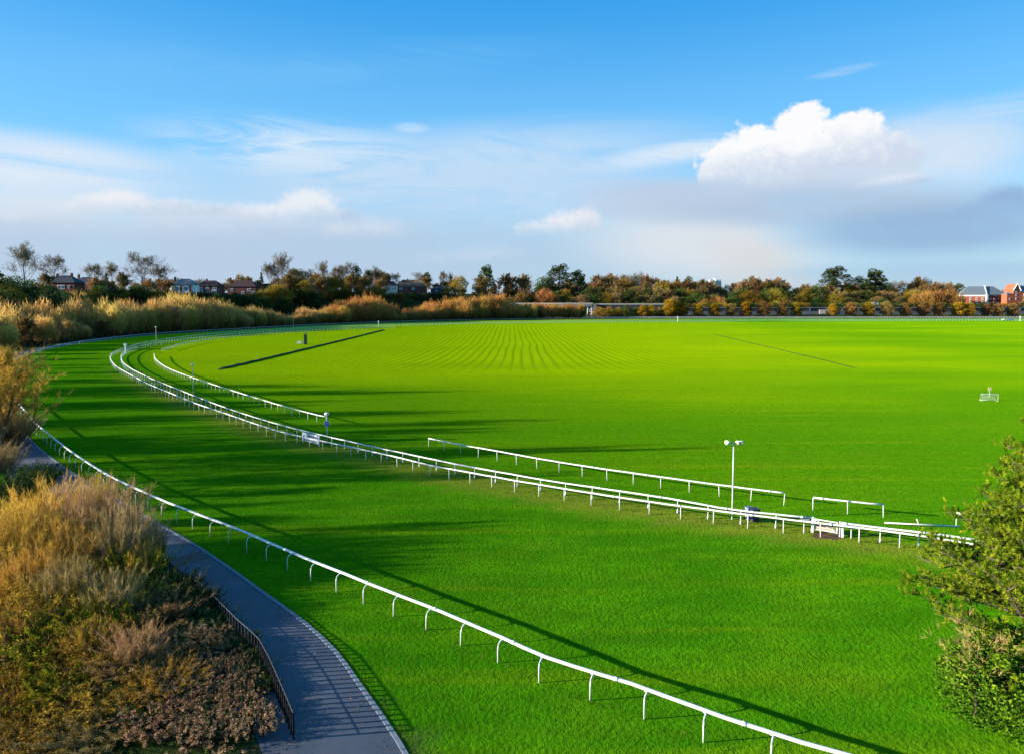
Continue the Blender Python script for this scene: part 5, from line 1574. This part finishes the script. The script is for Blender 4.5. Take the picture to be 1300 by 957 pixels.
w = bpy.data.worlds.new('World'); bpy.context.scene.world = w; w.use_nodes = True
nt = w.node_tree; nt.nodes.clear(); L = nt.links.new
out = N(nt, 'ShaderNodeOutputWorld'); bg = N(nt, 'ShaderNodeBackground'); bg.inputs['Strength'].default_value = .10
sky = N(nt, 'ShaderNodeTexSky', sky_type='NISHITA'); sky.sun_disc = False
sky.sun_elevation = SUN_EL; sky.sun_rotation = math.atan2(-SH_DIR.x, -SH_DIR.y); sky.air_density = 1.0; sky.dust_density = .4; sky.ozone_density = 2.5
tc = N(nt, 'ShaderNodeTexCoord'); sp_ = N(nt, 'ShaderNodeSeparateXYZ'); L(tc.outputs['Generated'], sp_.inputs[0])
def mth(op, a, b=None, c=None, clamp=False):
    n = N(nt, 'ShaderNodeMath', operation=op); n.use_clamp = clamp
    for i, v in enumerate((a, b, c)):
        if v is None: continue
        if isinstance(v, (int, float)): n.inputs[i].default_value = float(v)
        else: L(v, n.inputs[i])
    return n.outputs[0]
def mr(v, a, b, c=0., d=1.):
    n = N(nt, 'ShaderNodeMapRange'); n.interpolation_type = 'SMOOTHSTEP'; L(v, n.inputs[0])
    for i, q in enumerate((a, b, c, d)): n.inputs[1 + i].default_value = q
    return n.outputs[0]
def mixc(f, a, b):
    n = N(nt, 'ShaderNodeMix', data_type='RGBA')
    if isinstance(f, (int, float)): n.inputs[0].default_value = f
    else: L(f, n.inputs[0])
    for i, v in ((6, a), (7, b)):
        if isinstance(v, tuple): n.inputs[i].default_value = v + (1,)
        else: L(v, n.inputs[i])
    return n.outputs[2]
az = mth('ARCTAN2', sp_.outputs[0], sp_.outputs[1]); el = mth('ARCSINE', sp_.outputs[2])
def nz(scale, detail=6, ax=1.0, ez=1.0, off=0.0, rough=.55, dist=0.0):
    cmb = N(nt, 'ShaderNodeCombineXYZ')
    L(mth('MULTIPLY', az, ax), cmb.inputs[0]); L(mth('MULTIPLY', el, ez), cmb.inputs[1]); cmb.inputs[2].default_value = off
    n = N(nt, 'ShaderNodeTexNoise'); n.inputs['Scale'].default_value = scale; n.inputs['Detail'].default_value = detail
    n.inputs['Roughness'].default_value = rough; n.inputs['Distortion'].default_value = dist
    L(cmb.outputs[0], n.inputs['Vector']); return n.outputs['Fac']
def pa(x): return math.atan((x - 650) / FPX)
def pe(x, y): return math.atan((378 - y) / FPX * math.cos(pa(x)))
def ell(x, y, rx, ry, tilt=0.0):
    """distance field (1 at the rim) of an ellipse on the dome"""
    a0, e0 = pa(x), pe(x, y); ca = math.cos(pa(x))
    ra = rx / FPX * ca * ca; re = ry / FPX * ca
    u = mth('DIVIDE', mth('SUBTRACT', az, a0), ra)
    e_ = mth('SUBTRACT', el, e0)
    if tilt: e_ = mth('SUBTRACT', e_, mth('MULTIPLY', mth('SUBTRACT', az, a0), tilt))
    v = mth('DIVIDE', e_, re)
    return mth('SQRT', mth('ADD', mth('MULTIPLY', u, u), mth('MULTIPLY', v, v)))
SK = {}
EXPO = 1.75
K = 10.0 / 2 ** EXPO      # display-linear value -> sky radiance units at strength 0.10
def lin(r, g, b):
    f = lambda c: ((c / 255 + .055) / 1.055) ** 2.4 if c > 10 else c / 255 / 12.92
    return (f(r) * K, f(g) * K, f(b) * K)
hs = N(nt, 'ShaderNodeHueSaturation'); hs.inputs['Saturation'].default_value = 1.35; hs.inputs['Value'].default_value = 1.0
L(sky.outputs[0], hs.inputs['Color'])
SKYCOL = hs.outputs[0]
# clear sky leans to a deep winter blue overhead
grad = mixc(mr(el, 0.0, .10), lin(170, 203, 232), lin(148, 206, 244))
grad = mixc(mr(el, .08, .24), grad, lin(118, 196, 250))
grad = mixc(mr(el, .20, .42), grad, lin(54, 160, 236))
grad = mixc(mr(el, .42, 1.3), grad, lin(84, 172, 240))
col = mixc(.85, SKYCOL, grad)
n1 = nz(7, 8, 1, 1.6, 3.1, .6); n2 = nz(22, 7, 1, 1.3, 9.2, .6); nst = nz(5, 7, .55, 3.0, 5.5, .62, .6); nst2 = nz(9, 8, .5, 3.4, 1.5, .6, .8)
def soft(x, y, rx, ry, colr, amt, noise=n1, lo=.35, hi=.65, edge=(1.15, .35), tilt=0.0, base=.35):
    global col
    d = ell(x, y, rx, ry, tilt)
    m = mth('MULTIPLY', mr(d, edge[0], edge[1]), mr(noise, lo, hi, base, 1.0))
    col = mixc(mth('MULTIPLY', m, amt), col, colr)
# horizon veil
col = mixc(mth('MULTIPLY', mr(el, .085, -.01), .65), col, lin(172, 200, 226))
# high thin cloud
soft(60, 215, 250, 46, lin(226, 236, 248), .92, nst, .28, .54, (1.2, .3), 0, .2)
soft(-120, 200, 260, 50, lin(222, 234, 248), .8, nst, .34, .60, (1.2, .3), 0, .15)
soft(400, 200, 210, 44, lin(220, 236, 250), .9, nst2, .36, .57, (1.2, .2), -.06, .12)
soft(640, 205, 300, 50, lin(204, 226, 247), .75, nst, .34, .58, (1.2, .2), .05, .25)
soft(560, 252, 420, 60, lin(196, 220, 244), .9, nst2, .30, .56, (1.2, .2), .03, .5)
soft(860, 196, 130, 16, lin(222, 236, 250), .85, nst2, .36, .56, (1.2, .2), .12, .2)
soft(1200, 178, 300, 40, lin(196, 224, 248), .75, nst2, .36, .58, (1.2, .2), .14, .2)
soft(1060, 98, 50, 6, lin(180, 214, 248), .6, nst2, .40, .6, (1.2, .2), .08, .2)
soft(525, 167, 26, 7, lin(215, 232, 250), .7, nst2, .36, .56, (1.2, .2), 0, .4)
soft(380, 90, 400, 30, lin(130, 200, 248), .35, nst, .40, .65, (1.2, .2), .1, .1)
# displacement for billowing outlines
puf = lambda sc, off: mth('ABSOLUTE', mth('SUBTRACT', mth('MULTIPLY', nz(sc, 4, 1, 1.15, off, .55), 2), 1))
bilA = mth('MULTIPLY', mth('SUBTRACT', nz(11, 7, 1, 1.2, 12.3, .6), .5), 1.1)
bilB = mth('SUBTRACT', .26, mth('ADD', mth('MULTIPLY', puf(20, 2.2), .75), mth('MULTIPLY', puf(46, 7.7), .38)))
bil = mth('ADD', bilA, bilB)
lump = mth('ADD', mth('MULTIPLY', puf(26, 4.4), 1.0), mth('MULTIPLY', mth('SUBTRACT', nz(14, 7, 1, 1.4, 21.0, .6), .5), 1.2))
def cumulus(ells, bright, shade, amt=1.0, disp=.7, edge=.16, y0=None, h=40, base=(-.6, .5), tone=(-.3, .7)):
    """union of lobes, displaced; underside melts away; the sunny left and top stay bright"""
    global col
    d = None
    for e in ells:
        q = ell(*e); d = q if d is None else mth('MINIMUM', d, q)
    dd = mth('ADD', d, mth('MULTIPLY', bil, disp))
    m = mr(dd, 1.0 + edge, 1.0 - edge * 1.6)
    x0, yy = ells[0][0], (y0 if y0 is not None else ells[0][1])
    vv = mth('DIVIDE', mth('SUBTRACT', el, pe(x0, yy)), h / FPX)
    uu = mth('DIVIDE', mth('SUBTRACT', az, pa(x0)), h * 2.2 / FPX)
    m = mth('MULTIPLY', m, mr(mth('ADD', vv, mth('MULTIPLY', bilA, .8)), base[0], base[1]))
    tn = mr(mth('SUBTRACT', mth('ADD', vv, mth('MULTIPLY', lump, .75)), mth('MULTIPLY', uu, .30)), tone[0], tone[1])
    col = mixc(mth('MULTIPLY', m, amt), col, mixc(tn, shade, bright))
# low banks, left and centre
soft(150, 278, 420, 36, lin(224, 231, 241), .9, n1, .28, .54, (1.15, .3), 0, .5)
soft(180, 328, 480, 62, lin(186, 206, 229), .92, n1, .26, .52, (1.1, .4), 0, .7)
soft(560, 322, 360, 60, lin(182, 206, 230), .8, n1, .30, .56, (1.1, .3), 0, .45)
cumulus([(160, 266, 56, 24), (125, 274, 40, 18), (215, 274, 66, 20), (285, 280, 66, 20)], lin(240, 241, 246), lin(194, 208, 228), .95, .85, .24, 268, 26)
cumulus([(392, 264, 42, 26), (345, 280, 66, 22), (428, 282, 38, 18)], lin(236, 240, 246), lin(186, 204, 228), .92, .85, .24, 276, 28)
cumulus([(300, 298, 150, 26), (100, 300, 160, 22)], lin(204, 216, 234), lin(178, 198, 224), .6, .7, .5, 296, 34)
cumulus([(20, 286, 60, 16), (-60, 280, 80, 24)], lin(222, 230, 242), lin(182, 202, 226), .8, .6, .35, 284, 26)
cumulus([(485, 300, 40, 22), (530, 310, 50, 16), (440, 296, 30, 14)], lin(214, 224, 238), lin(180, 202, 228), .75, .6, .4, 300, 26)
cumulus([(722, 288, 42, 24), (742, 280, 24, 20), (690, 300, 46, 20)], lin(238, 240, 246), lin(190, 208, 230), .98, .85, .22, 292, 28)
cumulus([(620, 330, 60, 16), (560, 335, 40, 12)], lin(206, 220, 238), lin(182, 206, 230), .6, .6, .5, 330, 20)
# storm cloud on the right
soft(1150, 205, 190, 66, lin(216, 230, 245), .9, n1, .26, .56, (1.2, .2), .0, .5)
soft(890, 308, 200, 66, lin(224, 228, 234), .9, n1, .22, .56, (1.15, .2), -.05, .65)
soft(960, 338, 90, 50, lin(220, 218, 214), .55, n1, .25, .6, (1.1, .1), -.3, .6)
soft(820, 262, 120, 26, lin(196, 210, 230), .7, n1, .25, .55, (1.2, .2), -.05, .5)
cumulus([(985, 206, 92, 50), (1008, 168, 42, 34), (1075, 180, 56, 38), (928, 212, 50, 32), (1115, 202, 58, 38), (1040, 215, 90, 44)], lin(252, 252, 254), lin(206, 219, 238), 1.0, 1.0, .12, 205, 60, (-1.2, -.2), (-.40, .55))
soft(1030, 264, 290, 32, lin(180, 200, 224), .92, n1, .22, .50, (1.15, .3), -.02, .7)
soft(880, 246, 150, 20, lin(190, 206, 228), .8, n1, .25, .5, (1.15, .3), -.05, .6)
cumulus([(1000, 240, 90, 18), (1060, 246, 60, 16)], lin(214, 222, 238), lin(182, 198, 222), .6, .6, .5, 240, 26)
soft(1180, 292, 250, 44, lin(152, 182, 217), .88, n1, .22, .55, (1.1, .3), 0, .7)
cumulus([(1272, 262, 44, 24), (1240, 275, 40, 16), (1320, 262, 50, 26)], lin(146, 176, 214), lin(136, 168, 210), .85, .5, .3, 262, 30)
cumulus([(1135, 233, 44, 10), (1110, 238, 30, 8)], lin(222, 230, 245), lin(180, 200, 226), .85, .6, .35, 236, 14)
soft(1180, 345, 280, 20, lin(168, 204, 232), .75, nst, .28, .58, (1.1, .2), 0, .5)
L(col, bg.inputs['Color']); L(bg.outputs[0], out.inputs[0])

# ------------------------------------------------------------------ camera
cd = bpy.data.cameras.new('camera'); cd.sensor_width = 36; cd.lens = FPX / 1300 * 36
cd.shift_y = -(957 / 2 - CY) / 1300; cd.clip_end = 12000; cd.clip_start = .5
co = bpy.data.objects.new('camera', cd); C.objects.link(co)
co.location = (0, 0, CAMZ); co.rotation_euler = (PI / 2 - PITCH, 0, 0)
sc = bpy.context.scene; sc.camera = co
sc.view_settings.view_transform = 'Standard'; sc.view_settings.look = 'None'
sc.view_settings.exposure = EXPO; sc.view_settings.gamma = 1.0
sc.render.engine = 'CYCLES'
sc.cycles.max_bounces = 5; sc.cycles.diffuse_bounces = 3; sc.cycles.transparent_max_bounces = 4
sc.cycles.use_denoising = True
print('objects', len(bpy.data.objects))
